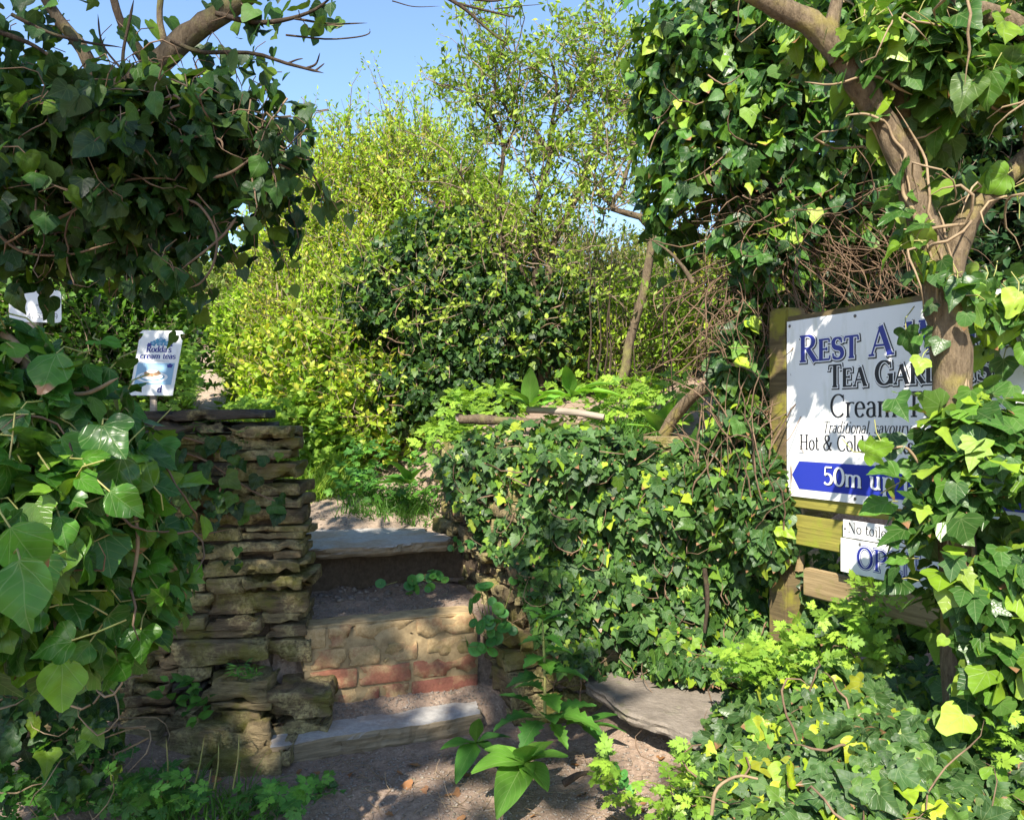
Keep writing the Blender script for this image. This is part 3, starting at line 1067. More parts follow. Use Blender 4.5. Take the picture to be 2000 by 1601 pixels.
def poly_st(lst): return [tuple(st_pt(s, t)) for s, t in lst]


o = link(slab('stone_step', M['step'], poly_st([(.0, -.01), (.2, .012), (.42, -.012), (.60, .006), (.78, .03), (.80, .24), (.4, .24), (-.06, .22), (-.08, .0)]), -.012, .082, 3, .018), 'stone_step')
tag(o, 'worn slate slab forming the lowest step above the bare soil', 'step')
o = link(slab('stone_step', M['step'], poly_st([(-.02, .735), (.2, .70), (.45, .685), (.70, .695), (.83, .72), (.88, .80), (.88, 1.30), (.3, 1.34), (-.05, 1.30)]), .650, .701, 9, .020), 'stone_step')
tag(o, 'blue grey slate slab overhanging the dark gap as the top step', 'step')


def s_of_u(u, t):
    k = (u - U0) / F_PX
    p = SP0 + t * SN
    # p.x + s e.x = k (p.y + s e.y)
    return (k * p[1] - p[0]) / (SE[0] - k * SE[1])


BS = root('brick_step', (-.5, 3.45, .08), 'step riser of four courses of crumbling red and ochre bricks', 'step')
BT = .27
z = .085
for courses, hgt, mt in (([638, 745, 803, 937], .088, 'brick_red'), ([604, 700, 806, 936], .088, 'brick_mid'), ([588, 680, 746, 818, 932], .088, 'brick_ochre'), ([592, 640, 694, 812, 930], .092, 'brick_ochre')):
    for a, b in zip(courses[:-1], courses[1:]):
        s0, s1 = s_of_u(a, BT), s_of_u(b, BT)
        mid = st_pt((s0 + s1) / 2, BT + .055 + random.uniform(-.004, .006))
        mm = mt
        me = rock('brick', M[mm], (mid[0], mid[1], z + hgt / 2), (s1 - s0 - .008, .11, hgt - .007), PHI, int(a * 3), 10, 4, 6, .055, .015, 0, random.uniform(-.012, .012), .26)
        link(me, 'brick', BS)
    z += hgt
s0, s1 = s_of_u(600, BT), s_of_u(930, BT)
mid = st_pt((s0 + s1) / 2, BT + .062)
link(rock('mortar', M['mortar'], (mid[0], mid[1], .085 + .174), (s1 - s0 + .02, .104, .345), PHI, 5, 20, 3, 10, .015, .0, 0, 0, .1), 'mortar', BS)
# cement skim over the brick tops
link(slab('cement_skim', M['mortar'], [tuple(st_pt(s, t)) for s, t in ((s0 + .01, BT + .03), (s1 * .5, BT + .026), (s1 - .02, BT + .034), (s1 - .01, BT + .15), (s0 + .01, BT + .15))], .425, .443, 21, .008, .004), 'cement_skim', BS)
# earth riser under the overhanging top slab
rv = []
for s in np.linspace(-.12, 1.12, 40):
    for k, zz in enumerate(np.linspace(.40, .635, 10)):
        p = st_pt(s, .80 + .05 * k / 9 + .012 * vnoise(np.array([s * 14, zz * 20, 3.])))
        rv.append((p[0], p[1], zz))
ii = np.arange(39 * 10).reshape(39, 10)[:, :-1].ravel()
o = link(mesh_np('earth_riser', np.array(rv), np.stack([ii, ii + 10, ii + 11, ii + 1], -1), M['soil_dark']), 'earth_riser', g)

# ------------------------------------------------------------------ right wall
WR = root('stone_wall', (.6, 3.6, 0), 'low slate retaining wall smothered in ivy right of the steps', 'wall')


def wr_y(x):
    return 3.45 + .10 * x


for row in range(12):
    zz = .08 + row * .1
    x = .06 + (row % 3) * .02 + .015 * row * 0
    while x < 1.25:
        w = random.uniform(.14, .34)
        link(rock('stone', M['stone'], (x + w / 2, wr_y(x) + .12 + random.uniform(-.02, .02), zz), (w - .012, .26, .092), .08, int(x * 313) + row * 7, 6, 3, 4), 'stone', WR)
        x += w
# return along the stairs: stones running back from the wall end
LA, LB = np.array([.06, 3.44]), np.array([-.33, 4.32])
ld = (LB - LA) / np.linalg.norm(LB - LA); lang = math.atan2(ld[1], ld[0])
lz = -.02
row = 0
while lz < 1.1:
    hh = random.uniform(.05, .10)
    q = random.uniform(-.04, .02)
    while q < .98:
        w = random.uniform(.12, .30)
        pr = random.uniform(-.03, .03) + (.05 if lz < .35 else 0) * (1 - q)
        p = LA + ld * (q + w / 2) + np.array([-ld[1], ld[0]]) * (pr - .10)
        link(rock('stone', M['stone'], (p[0], p[1], lz + hh / 2), (w - .01, .26, hh - .006), lang + random.uniform(-.12, .12), int(q * 700) + row * 131, 7, 4, 4, .2, .05, random.uniform(-.25, .25), random.uniform(-.05, .05), .2), 'stone', WR)
        q += w
    lz += hh
    row += 1
nV = np.array([(x, wr_y(x) + .06, z) for x in np.linspace(.05, 1.4, 16) for z in np.linspace(-.05, 1.17, 12)])
ii = np.arange(15 * 12).reshape(15, 12)[:, :-1].ravel()
e2 = np.array([(.05 - .36 * k / 6, wr_y(.05) + .06 + .75 * k / 6, z) for k in range(7) for z in np.linspace(-.05, 1.12, 12)])
jj = np.arange(6 * 12).reshape(6, 12)[:, :-1].ravel()
V, F = cat_meshes([(nV, np.stack([ii, ii + 12, ii + 13, ii + 1], -1)), (e2, np.stack([jj, jj + 12, jj + 13, jj + 1], -1))])
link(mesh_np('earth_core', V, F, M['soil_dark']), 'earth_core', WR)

# flagstone ledge right of the steps
fl = [at(1150, 1345, 3.32)[:2], at(1232, 1398, 3.0)[:2], at(1375, 1462, 2.72)[:2], at(1450, 1440, 2.8)[:2], at(1470, 1350, 3.15)[:2], at(1360, 1318, 3.42)[:2], at(1160, 1324, 3.5)[:2]]
o = link(slab('flagstone', M['flag'], [tuple(p) for p in fl], .165, .215, 31, .012), 'flagstone')
tag(o, 'broad weathered flagstone ledge jutting out below the ivy wall', 'flagstone')
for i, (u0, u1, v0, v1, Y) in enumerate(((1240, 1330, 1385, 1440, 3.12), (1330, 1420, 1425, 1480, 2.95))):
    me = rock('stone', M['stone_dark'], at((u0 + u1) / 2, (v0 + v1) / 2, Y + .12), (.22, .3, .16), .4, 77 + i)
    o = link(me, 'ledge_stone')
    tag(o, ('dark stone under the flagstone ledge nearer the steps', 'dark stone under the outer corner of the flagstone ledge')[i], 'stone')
# brown log lying on the wall top and a bent bare branch
lg = root('log', tuple(at(1000, 818, 3.9)), 'grey weathered log lying along the top of the ivy wall', 'log')
limb('trunk', atl([(898, 817, 4.0), (960, 820, 3.95), (1040, 825, 3.85), (1120, 832, 3.8), (1180, 840, 3.78)], 3.9), (.024), .016, M['bark'], lg, 18, 9, .0, rough=.25)
V, F = tubes(atl([(900, 812, 4.02), (898, 815, 4.0)], 4)[None], np.array([[.004, .024]]), 9)
link(mesh_np('cut_end', V, F, M['wood_grey']), 'cut_end', lg)
lg = root('log', tuple(at(1120, 800, 4.2)), 'thin brown plank of wood half hidden behind the log', 'log')
limb('trunk', atl([(1030, 800, 4.3), (1120, 805, 4.2), (1180, 815, 4.15)], 4.2), (.022), .018, M['wood_grey'], lg, 8, 6)


# ------------------------------------------------------------------ lettering: a roman hand drawn with a broad pen
def arc(cx, cy, rx, ry, a0, a1, n=14):
    t = np.radians(np.linspace(a0, a1, n))
    return [(cx + rx * math.cos(a), cy + ry * math.sin(a)) for a in t]


def srf(x, y, w=.13): return ('S', [(x - w, y), (x + w, y)])


def glyphs():
    G = {}
    B = 'B'; T = 'T'; N = 'N'
    # capitals, height 1
    G['R'] = (.78, [(B, [(.17, 0), (.17, 1)]), (N, [(.1, .98), (.36, .98)] + arc(.36, .74, .24, .24, 90, -90) + [(.17, .5)]), (B, [(.36, .5), (.68, 0)]), srf(.17, .02), srf(.72, .02, .1), srf(.12, .98, .08)])
    G['E'] = (.68, [(B, [(.17, 0), (.17, 1)]), (T, [(.06, .98), (.58, .98)]), (T, [(.17, .52), (.46, .52)]), (T, [(.06, .02), (.60, .02)]), (T, [(.58, .98), (.58, .82)]), (T, [(.60, .02), (.62, .2)]), (T, [(.46, .6), (.46, .44)])])
    G['S'] = (.62, [(N, arc(.31, .75, .21, .23, 40, 180, 9) + arc(.31, .75, .21, .23, 180, 250, 5) + arc(.31, .26, .23, .25, 75, 0, 6) + arc(.31, .26, .23, .25, 0, -140, 10)), (B, arc(.31, .75, .21, .23, 200, 255, 5) + arc(.31, .26, .23, .25, 75, 20, 6)), (T, [(.48, .96), (.5, .74)]), (T, [(.09, .28), (.11, .03)])])
    G['T'] = (.70, [(B, [(.35, 0), (.35, 1)]), (T, [(.04, .98), (.66, .98)]), srf(.35, .02), (T, [(.05, .98), (.03, .78)]), (T, [(.65, .98), (.67, .78)])])
    G['A'] = (.84, [(T, [(.10, 0), (.40, 1)]), (B, [(.40, 1), (.72, 0)]), (T, [(.2, .34), (.6, .34)]), srf(.1, .02, .1), srf(.73, .02, .12)])
    G['W'] = (1.12, [(B, [(.12, 1), (.34, 0)]), (T, [(.34, 0), (.55, .95)]), (B, [(.55, .95), (.76, 0)]), (T, [(.76, 0), (.99, 1)]), srf(.12, .98, .12), srf(.99, .98, .1), srf(.54, .98, .1)])
    G['H'] = (.86, [(B, [(.17, 0), (.17, 1)]), (B, [(.68, 0), (.68, 1)]), (T, [(.17, .52), (.68, .52)]), srf(.17, .02), srf(.17, .98), srf(.68, .02), srf(.68, .98)])
    G['I'] = (.40, [(B, [(.2, 0), (.2, 1)]), srf(.2, .02), srf(.2, .98)])
    G['L'] = (.66, [(B, [(.17, 0), (.17, 1)]), (T, [(.06, .02), (.58, .02)]), srf(.17, .98), (T, [(.58, .02), (.61, .24)])])
    G['G'] = (.84, [(N, arc(.44, .5, .34, .49, 45, 330, 22)), (B, [(.72, .02), (.72, .42)]), srf(.70, .42, .12), (T, [(.70, .95), (.72, .68)])])
    G['C'] = (.78, [(N, arc(.44, .5, .35, .49, 45, 318, 22)), (T, [(.70, .97), (.71, .68)])])
    G['D'] = (.84, [(B, [(.17, 0), (.17, 1)]), (N, [(.1, .98), (.36, .98)] + arc(.36, .5, .36, .48, 90, -90, 16) + [(.1, .02)])])
    G['N'] = (.88, [(T, [(.15, 0), (.15, 1)]), (B, [(.15, 1), (.70, 0)]), (T, [(.70, 0), (.70, 1)]), srf(.15, .02, .1), srf(.12, .98, .1), srf(.70, .98, .11)])
    G['O'] = (.86, [(N, arc(.43, .5, .35, .49, 0, 360, 28))])
    G['P'] = (.70, [(B, [(.17, 0), (.17, 1)]), (N, [(.1, .98), (.36, .98)] + arc(.36, .73, .25, .25, 90, -90) + [(.17, .48)]), srf(.17, .02), srf(.12, .98, .08)])
    # lower case, x-height .64
    X = .64
    G['r'] = (.46, [(B, [(.15, 0), (.15, X)]), (N, [(.15, .45)] + arc(.34, .44, .19, .19, 180, 50, 7)), srf(.15, .02, .1), srf(.1, X - .02, .06)])
    G['e'] = (.55, [(N, [(.08, .36), (.47, .36)] + arc(.28, .36, .20, .28, 0, 180, 9) + arc(.28, .31, .20, .30, 180, 325, 10))])
    G['a'] = (.54, [(B, [(.40, .06), (.40, .44)]), (N, arc(.25, .44, .15, .19, 0, 160, 9)), (N, [(.40, .38)] + arc(.25, .19, .17, .18, 90, 330, 12)), (T, [(.40, .06), (.5, .02)])])
    G['m'] = (.92, [(B, [(.13, 0), (.13, X)]), (N, [(.13, .42)] + arc(.29, .43, .16, .19, 160, 0, 8)), (B, [(.45, .43), (.45, 0)]), (N, [(.45, .42)] + arc(.61, .43, .16, .19, 160, 0, 8)), (B, [(.77, .43), (.77, 0)]), srf(.13, .02, .09), srf(.45, .02, .09), srf(.77, .02, .1), srf(.08, X - .02, .06)])
    G['n'] = (.62, [(B, [(.13, 0), (.13, X)]), (N, [(.13, .42)] + arc(.30, .43, .17, .19, 160, 0, 8)), (B, [(.47, .43), (.47, 0)]), srf(.13, .02, .09), srf(.47, .02, .1), srf(.08, X - .02, .06)])
    G['h'] = (.62, [(B, [(.13, 0), (.13, 1.02)]), (N, [(.13, .42)] + arc(.30, .43, .17, .19, 160, 0, 8)), (B, [(.47, .43), (.47, 0)]), srf(.13, .02, .09), srf(.47, .02, .1), srf(.08, 1.0, .06)])
    G['u'] = (.62, [(B, [(.14, X), (.14, .2)]), (N, arc(.30, .2, .16, .19, 180, 340, 9)), (B, [(.47, 0), (.47, X)]), srf(.09, X - .02, .06), srf(.42, X - .02, .06), srf(.52, .02, .06)])
    G['s'] = (.44, [(N, arc(.22, .48, .14, .145, 40, 250, 10) + arc(.22, .17, .155, .16, 70, -140, 11)), (T, [(.34, .62), (.36, .47)]), (T, [(.06, .18), (.07, .02)])])
    G['t'] = (.38, [(B, [(.16, .14), (.16, .84)]), (N, arc(.27, .15, .11, .13, 180, 330, 7)), (T, [(.03, X - .02), (.33, X - .02)])])
    G['d'] = (.62, [(B, [(.47, .03), (.47, 1.02)]), (N, [(.47, .5)] + arc(.28, .32, .20, .31, 50, 310, 16)), srf(.42, 1.0, .06), (T, [(.47, .04), (.58, .02)])])
    G['i'] = (.30, [(B, [(.15, 0), (.15, X)]), srf(.15, .02, .1), srf(.1, X - .02, .06), (B, [(.15, .82), (.15, .93)])])
    G['l'] = (.30, [(B, [(.15, 0), (.15, 1.02)]), srf(.15, .02, .1), srf(.1, 1.0, .06)])
    G['o'] = (.58, [(N, arc(.29, .32, .215, .315, 0, 360, 22))])
    G['c'] = (.50, [(N, arc(.28, .32, .20, .31, 45, 320, 16))])
    G['v'] = (.56, [(B, [(.08, X), (.29, 0)]), (T, [(.29, 0), (.48, X)]), srf(.09, X - .02, .09), srf(.48, X - .02, .08)])
    G['y'] = (.56, [(B, [(.08, X), (.29, 0)]), (T, [(.48, X), (.24, -.18)]), (T, [(.24, -.18), (.08, -.28)]), srf(.09, X - .02, .09), srf(.48, X - .02, .08)])
    G['k'] = (.62, [(B, [(.13, 0), (.13, 1.02)]), (T, [(.13, .26), (.44, X)]), (B, [(.26, .40), (.50, 0)]), srf(.13, .02, .09), srf(.44, X - .02, .09), srf(.53, .02, .09), srf(.08, 1.0, .06)])
    G['p'] = (.62, [(B, [(.14, -.30), (.14, X)]), (N, [(.14, .5)] + arc(.32, .32, .21, .31, 140, -140, 16)), srf(.14, -.29, .1), srf(.09, X - .02, .06)])
    G['f'] = (.38, [(B, [(.15, 0), (.15, .82)]), (N, arc(.28, .82, .13, .19, 180, 50, 7)), (T, [(.03, X - .02), (.32, X - .02)]), srf(.15, .02, .1)])
    # figures
    G['5'] = (.58, [(T, [(.14, .96), (.50, .96)]), (T, [(.14, .96), (.11, .52)]), (N, [(.11, .52)] + arc(.26, .31, .23, .29, 110, -140, 14))])
    G['0'] = (.62, [(N, arc(.31, .48, .24, .48, 0, 360, 26))])
    G['3'] = (.56, [(N, arc(.26, .74, .2, .22, 140, -80, 11)), (N, arc(.26, .28, .23, .27, 80, -140, 12))])
    G['2'] = (.56, [(N, arc(.27, .72, .21, .24, 160, -25, 10) + [(.10, .04)]), (T, [(.08, .03), (.50, .03)]), (T, [(.5, .03), (.52, .16)])])
    G['9'] = (.58, [(N, arc(.28, .68, .2, .28, 0, 360, 18)), (N, arc(.24, .55, .25, .5, 10, -80, 9))])
    G['1'] = (.42, [(B, [(.22, 0), (.22, .97)]), srf(.22, .02, .12), (T, [(.22, .96), (.1, .86)])])
    G['4'] = (.58, [(B, [(.40, 0), (.40, .97)]), (T, [(.40, .97), (.06, .28)]), (T, [(.06, .28), (.54, .28)]), srf(.40, .02, .1)])
    G['&'] = (.86, [(N, arc(.36, .78, .17, .2, -60, 240, 16) + [(.62, .06), (.76, .02)]), (B, [(.24, .66), (.64, .04)]), (N, [(.42, .60)] + arc(.30, .24, .22, .24, 120, 300, 10) + [(.56, .18), (.70, .48)]), srf(.70, .5, .09)])
    G[','] = (.26, [(B, [(.12, .08), (.12, -.02)]), (T, [(.13, 0), (.07, -.16)])])
    G["'"] = (.22, [(B, [(.11, 1.0), (.11, .88)]), (T, [(.12, .9), (.07, .76)])])
    G[' '] = (.34, [])
    return G


GLY = glyphs()


def stroke(pts, mode, thick, thin, grow):
    P = np.array(pts, float)
    seg = np.linalg.norm(np.diff(P, axis=0), axis=1)
    keep = np.concatenate([[True], seg > 1e-4])
    P = P[keep]
    if len(P) < 2: return None
    D = np.gradient(P, axis=0) if len(P) > 2 else np.repeat((P[1] - P[0])[None], 2, 0)
    D = D / (np.linalg.norm(D, axis=1, keepdims=True) + 1e-9)
    if mode == 'B': w = np.full(len(P), thick)
    elif mode in 'TS': w = np.full(len(P), thin)
    else: w = thin + (thick - thin) * np.abs(D[:, 1]) ** 1.3
    w = w + 2 * grow
    if grow: P[0] -= D[0] * grow; P[-1] += D[-1] * grow
    Nn = np.stack([-D[:, 1], D[:, 0]], -1) * w[:, None] / 2
    return P + Nn, P - Nn


def text_mesh(name, text, frame, x0, y0, size, mat, lift=.001, thick=.15, thin=.05, grow=0., small_caps=None, skew=0., track=.0, width=None, shift=(0, 0), xs=1.0):
    """frame = (origin, right, up, normal) world vectors; x0,y0 baseline start in metres on the panel. width: fit to it"""
    O, Rr, Up, Nn = [np.array(a, float) for a in frame]

    def layout(k):
        x, out = 0., []
        for i, ch in enumerate(text):
            c, s = ch, 1.0
            if small_caps and ch != ' ':
                if ch.islower(): c, s = ch.upper(), small_caps
            adv, st = GLY[c]
            out.append((x, s, st))
            x += (adv * s + track) * k
        return out, x
    _, tot = layout(1.0)
    k = xs if width is None else width / (tot * size)
    lay, tot = layout(k)
    V, F, zi = [], [], 0
    for x, s, st in lay:
        for mode, pts in st:
            pp = [(x + p[0] * s * k + skew * p[1] * s, p[1] * s) for p in pts]
            r = stroke(pp, mode, thick * (.5 + .5 * s), thin, grow / size)
            if r is None: continue
            L, Rt = r
            n = len(L)
            zi += 1
            z = lift + (zi % 9) * 2e-5
            for a, b in zip(L, Rt):
                for q in (a, b):
                    V.append(O + Rr * (x0 + q[0] * size + shift[0]) + Up * (y0 + q[1] * size + shift[1]) + Nn * z)
            b0 = len(V) - 2 * n
            for i in range(n - 1):
                F.append((b0 + 2 * i, b0 + 2 * i + 1, b0 + 2 * i + 3, b0 + 2 * i + 2))
    return mesh_np(name, np.array(V), np.array(F), mat)


def flat_poly(name, pts, frame, mat, lift):
    O, Rr, Up, Nn = [np.array(a, float) for a in frame]
    me = bpy.data.meshes.new(name)
    me.from_pydata([tuple(O + Rr * p[0] + Up * p[1] + Nn * lift) for p in pts], [], [tuple(range(len(pts)))])
    me.materials.append(mat)
    return me


def panel_mesh(name, pts, frame, mat, th=.006):
    """sheet of real thickness: outline pts in panel metres, front at lift 0"""
    O, Rr, Up, Nn = [np.array(a, float) for a in frame]
    n = len(pts)
    V = [tuple(O + Rr * p[0] + Up * p[1]) for p in pts] + [tuple(O + Rr * p[0] + Up * p[1] - Nn * th) for p in pts]
    F = [tuple(range(n)), tuple(range(2 * n - 1, n - 1, -1))] + [(i, i + n, (i + 1) % n + n, (i + 1) % n) for i in range(n)]
    me = bpy.data.meshes.new(name)
    me.from_pydata(V, [], F)
    me.materials.append(mat)
    return me


def screw(parent, frame, x, y, r=.006):
    O, Rr, Up, Nn = [np.array(a, float) for a in frame]
    c = O + Rr * x + Up * y
    ring = [[c + (Rr * math.cos(a) + Up * math.sin(a)) * rr + Nn * l for a in np.linspace(0, 2 * np.pi, 11)[:-1]] for rr, l in ((r, .0), (r, .0018), (r * .7, .003), (.0005, .0032))]
    V = np.array(ring).reshape(-1, 3)
    i = np.arange(10); F = []
    for l in range(3): F.append(np.stack([l * 10 + i, l * 10 + (i + 1) % 10, (l + 1) * 10 + (i + 1) % 10, (l + 1) * 10 + i], -1))
    link(mesh_np('screw', V, np.concatenate(F), M['metal'], smooth=True), 'screw', parent)


# ------------------------------------------------------------------ the big sign
D_R = np.array([.407, -.914, 0.]); D_R /= np.linalg.norm(D_R)      # to the reader's right along the sign
D_N = np.array([D_R[1], -D_R[0], 0.])                              # towards the reader
UPV = np.array([0, 0, 1.])
SIGN_O = at(1537, 967, 3.10)
SW, SH = 1.02, .668
fr = (SIGN_O, D_R, UPV, D_N)
SG = root('tea_garden_sign', tuple(SIGN_O + D_R * .1 - UPV * .7), 'large white sign with blue lettering and blue arrow on mossy timber frame', 'sign')
pn_ = link(panel_mesh('panel', [(0, 0), (SW, 0), (SW, SH), (0, SH)], fr, M['white'], .008), 'panel', SG)


def on_panel(me, name='lettering'): return link(me, name, pn_)


def outlined(text, x, y, size, width, fill, **kw):
    on_panel(text_mesh('lettering', text, fr, x, y, size, M['black'], .0010, grow=.0062, width=width, shift=(.0022, -.0022), **kw))
    on_panel(text_mesh('lettering', text, fr, x, y, size, M['print_white'], .0016, grow=.0036, width=width, **kw))
    on_panel(text_mesh('lettering', text, fr, x, y, size, fill, .0022, width=width, **kw))


def sign_s(u):      # metres along the sign for a pixel column
    k = (u - U0) / F_PX
    return (k * SIGN_O[1] - SIGN_O[0]) / (D_R[0] - k * D_R[1])


outlined('Rest A While', sign_s(1561), .508, .098, .85, M['navy'], small_caps=.78, thick=.21, thin=.075)
outlined('Tea Gardens', sign_s(1618), .408, .080, .62, M['black'], small_caps=.80, thick=.21, thin=.075)
on_panel(text_mesh('lettering', 'Cream Teas', fr, sign_s(1621), .300, .082, M['black'], .0012, thick=.135, thin=.05, width=.52))
on_panel(text_mesh('lettering', 'Traditional, savoury &', fr, sign_s(1607), .244, .042, M['black'], .0012, thick=.11, thin=.045, skew=.22, width=.42))
on_panel(text_mesh('lettering', 'Hot & Cold Drinks', fr, sign_s(1562), .180, .056, M['black'], .0012, thick=.13, thin=.05, width=.50))
link(flat_poly('arrow', [(.028, .082), (.065, .135), (SW - .05, .135), (SW - .05, .030), (.065, .030)], fr, M['blue'], .0010), 'arrow', pn_)
on_panel(text_mesh('lettering', '50m up the', fr, sign_s(1608), .056, .066, M['black'], .0016, thick=.19, thin=.08, width=.47, shift=(.003, -.003)))
on_panel(text_mesh('lettering', '50m up the', fr, sign_s(1608), .056, .066, M['print_white'], .0022, thick=.19, thin=.08, width=.47))
for x, y in ((.015, SH - .018), (.33, SH - .016), (.015, .016), (.33, .016), (.7, SH - .016), (SW - .015, SH - .018), (SW - .015, .016)): screw(SG, fr, x, y)


def beam(name, mat, frame, x0, x1, y0, y1, d0, d1, parent, bev=.004):
    """timber along the sign: x along, y up, d distance in front of the panel (negative = behind)"""
    O, Rr, Up, Nn = [np.array(a, float) for a in frame]
    c = O + Rr * (x0 + x1) / 2 + Up * (y0 + y1) / 2 + Nn * (d0 + d1) / 2
    me = box_mesh(name, mat, tuple(c), (x1 - x0, abs(d1 - d0), y1 - y0), math.atan2(D_R[1], D_R[0]), bev)
    return link(me, name, parent)


beam('post', M['wood_moss'], fr, -.115, -.012, -.75, SH + .06, -.11, -.01, SG, .008)
beam('rail', M['wood_moss'], fr, -.011, SW + .1, SH - .05, SH + .022, -.045, -.009, SG)
beam('rail', M['wood_lime'], fr, -.011, SW + .1, -.044, .004, -.045, -.009, SG)
beam('rail', M['wood_lime'], fr, -.011, SW + .1, -.185, -.072, -.045, -.009, SG)
beam('rail', M['wood_pale'], fr, .06, .66, -.375, -.270, -.06, -.02, SG, .006)
beam('batten', M['wood_pale'], fr, -.020, .012, -.30, .0, -.075, -.046, SG)
beam('post', M['wood_moss'], fr, SW + .0, SW + .09, -.9, SH + .02, -.14, -.05, SG, .008)
# two small notices hung below
O2 = SIGN_O + D_R * sign_s(1650) - UPV * .121
fr2 = (O2 + D_N * .008, D_R, UPV, D_N)
s2 = root('notice', tuple(O2), 'narrow white notice about toilets screwed to the rail', 'sign')
p2 = link(panel_mesh('panel', [(0, .0), (.40, 0), (.40, .061), (0, .061)], fr2, M['white'], .005), 'panel', s2)
link(text_mesh('lettering', 'No toilet facilities', fr2, .022, .018, .036, M['black'], .0012, thick=.12, thin=.05, width=.36), 'lettering', p2)
screw(s2, fr2, .010, .030, .004)
O3 = SIGN_O + D_R * sign_s(1647) - UPV * .243
fr3 = (O3 + D_N * .012, D_R, UPV, D_N)
s3 = root('open_sign', tuple(O3), 'white sign reading OPEN in blue below the toilet notice', 'sign')
p3 = link(panel_mesh('panel', [(0, .0), (.40, 0), (.40, .118), (0, .118)], fr3, M['white'], .005), 'panel', s3)
for mt, gr, lf in (('navy', .0050, .0010), ('print_white', .0026, .0016), ('navy', 0., .0022)):
    link(text_mesh('lettering', 'OPEN', fr3, .072, .026, .072, M[mt], lf, thick=.16, thin=.06, grow=gr, width=.255), 'lettering', p3)
screw(s3, fr3, .085, .106, .005)

# ------------------------------------------------------------------ two small signs beyond the left wall
YB = 4.55
tl = at(275, 645, YB)
RB = nrm(np.array([.98, .18, 0.])); NBv = np.array([RB[1], -RB[0], 0.])
UB = nrm(np.array([-.02, -.03, 1.]) + RB * -.16 * -1 * .0 + RB * .20)
fb = (at(252, 772, YB), RB, UB, NBv)
bs = root('cream_tea_board', tuple(at(290, 800, YB)), 'leaning white cream tea board with blue crest and plate picture', 'sign')
w_, h_ = .232, .375
pts = [(0, 0), (w_, 0), (w_, h_ - .062)] + [(w_ + .004 - .022 * math.sin(a), h_ - .062 + .044 * a / 1.57) for a in np.linspace(.2, 1.57, 6)] + [(w_ + .006, h_ - .018), (w_ - .01, h_), (.012, h_), (-.006, h_ - .018)] + [(-.004 + .022 * math.sin(a), h_ - .062 + .044 * a / 1.57) for a in np.linspace(1.57, .2, 6)] + [(0, h_ - .062)]
pb = link(panel_mesh('panel', pts, fb, M['white'], .01), 'panel', bs)


def blob(cx, cy, rx, ry, n=16, ph=0., wob=.0, k=5):
    return [(cx + rx * (1 + wob * math.sin(k * a + ph)) * math.cos(a), cy + ry * (1 + wob * math.sin(k * a + ph)) * math.sin(a)) for a in np.linspace(0, 2 * np.pi, n + 1)[:-1]]


for i, (cx, cy, r, mt) in enumerate(((.116, .305, .020, 'teal'), (.080, .300, .017, 'teal'), (.152, .300, .017, 'teal'), (.060, .292, .012, 'navy'), (.172, .292, .012, 'navy'), (.116, .325, .012, 'sky_print'), (.098, .318, .010, 'teal'), (.134, .318, .010, 'teal'), (.116, .300, .009, 'sky_print'), (.080, .300, .007, 'sky_print'), (.152, .300, .007, 'sky_print'))):
    link(flat_poly('crest', blob(cx, cy, r, r * .9, 20, i, .22), fb, M[mt], .001 + .0003 * i), 'crest', pb)
link(text_mesh('lettering', "Rodda's", fb, .048, .250, .036, M['navy'], .0012, thick=.2, thin=.08, width=.135), 'lettering', pb)
link(text_mesh('lettering', 'cream teas', fb, .022, .212, .034, M['navy'], .0012, thick=.2, thin=.08, width=.19), 'lettering', pb)
link(flat_poly('rule', [(.05, .197), (.18, .197), (.18, .199), (.05, .199)], fb, M['grey_print'], .001), 'rule', pb)
pic = link(flat_poly('picture', [(.016, .062), (.214, .062), (.214, .188), (.016, .188)], fb, M['sky_print'], .0010), 'picture', pb)
for i, (pp, mt) in enumerate(((blob(.105, .105, .085, .032), 'print_white'), (blob(.105, .107, .068, .024), 'teal'), (blob(.105, .110, .06, .020), 'print_white'), (blob(.092, .125, .034, .018, 16, 1, .1), 'scone'), (blob(.12, .128, .028, .016, 16, 2, .1), 'scone'), (blob(.10, .139, .03, .009), 'print_white'), (blob(.190, .172, .016, .012, 14, 0, .2), 'navy'))):
    link(flat_poly('picture_print', pp, fb, M[mt], .0013 + i * .0003), 'picture_print', pb)
link(text_mesh('lettering', 'd', fb, .145, .018, .04, M['navy'], .0012, thick=.18, thin=.08), 'lettering', pb)
me = box_mesh('stake', M['wood_grey'], tuple(at(300, 790, YB + .06)), (.035, .03, .45), .18, .004)
link(me, 'stake', bs)

YP = 4.9
fp = (at(18, 628, YP), nrm(np.array([.97, .22, 0])), nrm(np.array([-.02, 0, 1.])), nrm(np.array([.22, -.97, 0])))
ps = root('telephone_sign', tuple(at(65, 800, YP)), 'white sign with telephone number on grey post at left edge', 'sign')
c_ = .022
w_, h_ = .29, .20
pp_ = link(panel_mesh('panel', [(0, 0), (w_ - c_, 0), (w_ - .006, .006), (w_, c_), (w_, h_ - c_), (w_ - .006, h_ - .006), (w_ - c_, h_), (0, h_)], fp, M['white'], .008), 'panel', ps)
link(text_mesh('lettering', '41 532919', fp, .10, .022, .036, M['grey_print'], .0012, thick=.16, thin=.09, width=.17), 'lettering', pp_)
screw(ps, fp, .19, .075, .005)
for i in range(3): link(text_mesh('lettering', 'on', fp, .15, .10 + i * .03, .016, M['grey_print'], .0012, thick=.16, thin=.1), 'lettering', pp_) if i == 0 else None
me = box_mesh('post', M['wood_grey'], tuple(at(62, 690, YP + .07)), (.10, .09, .75), .2, .008)
link(me, 'post', ps)

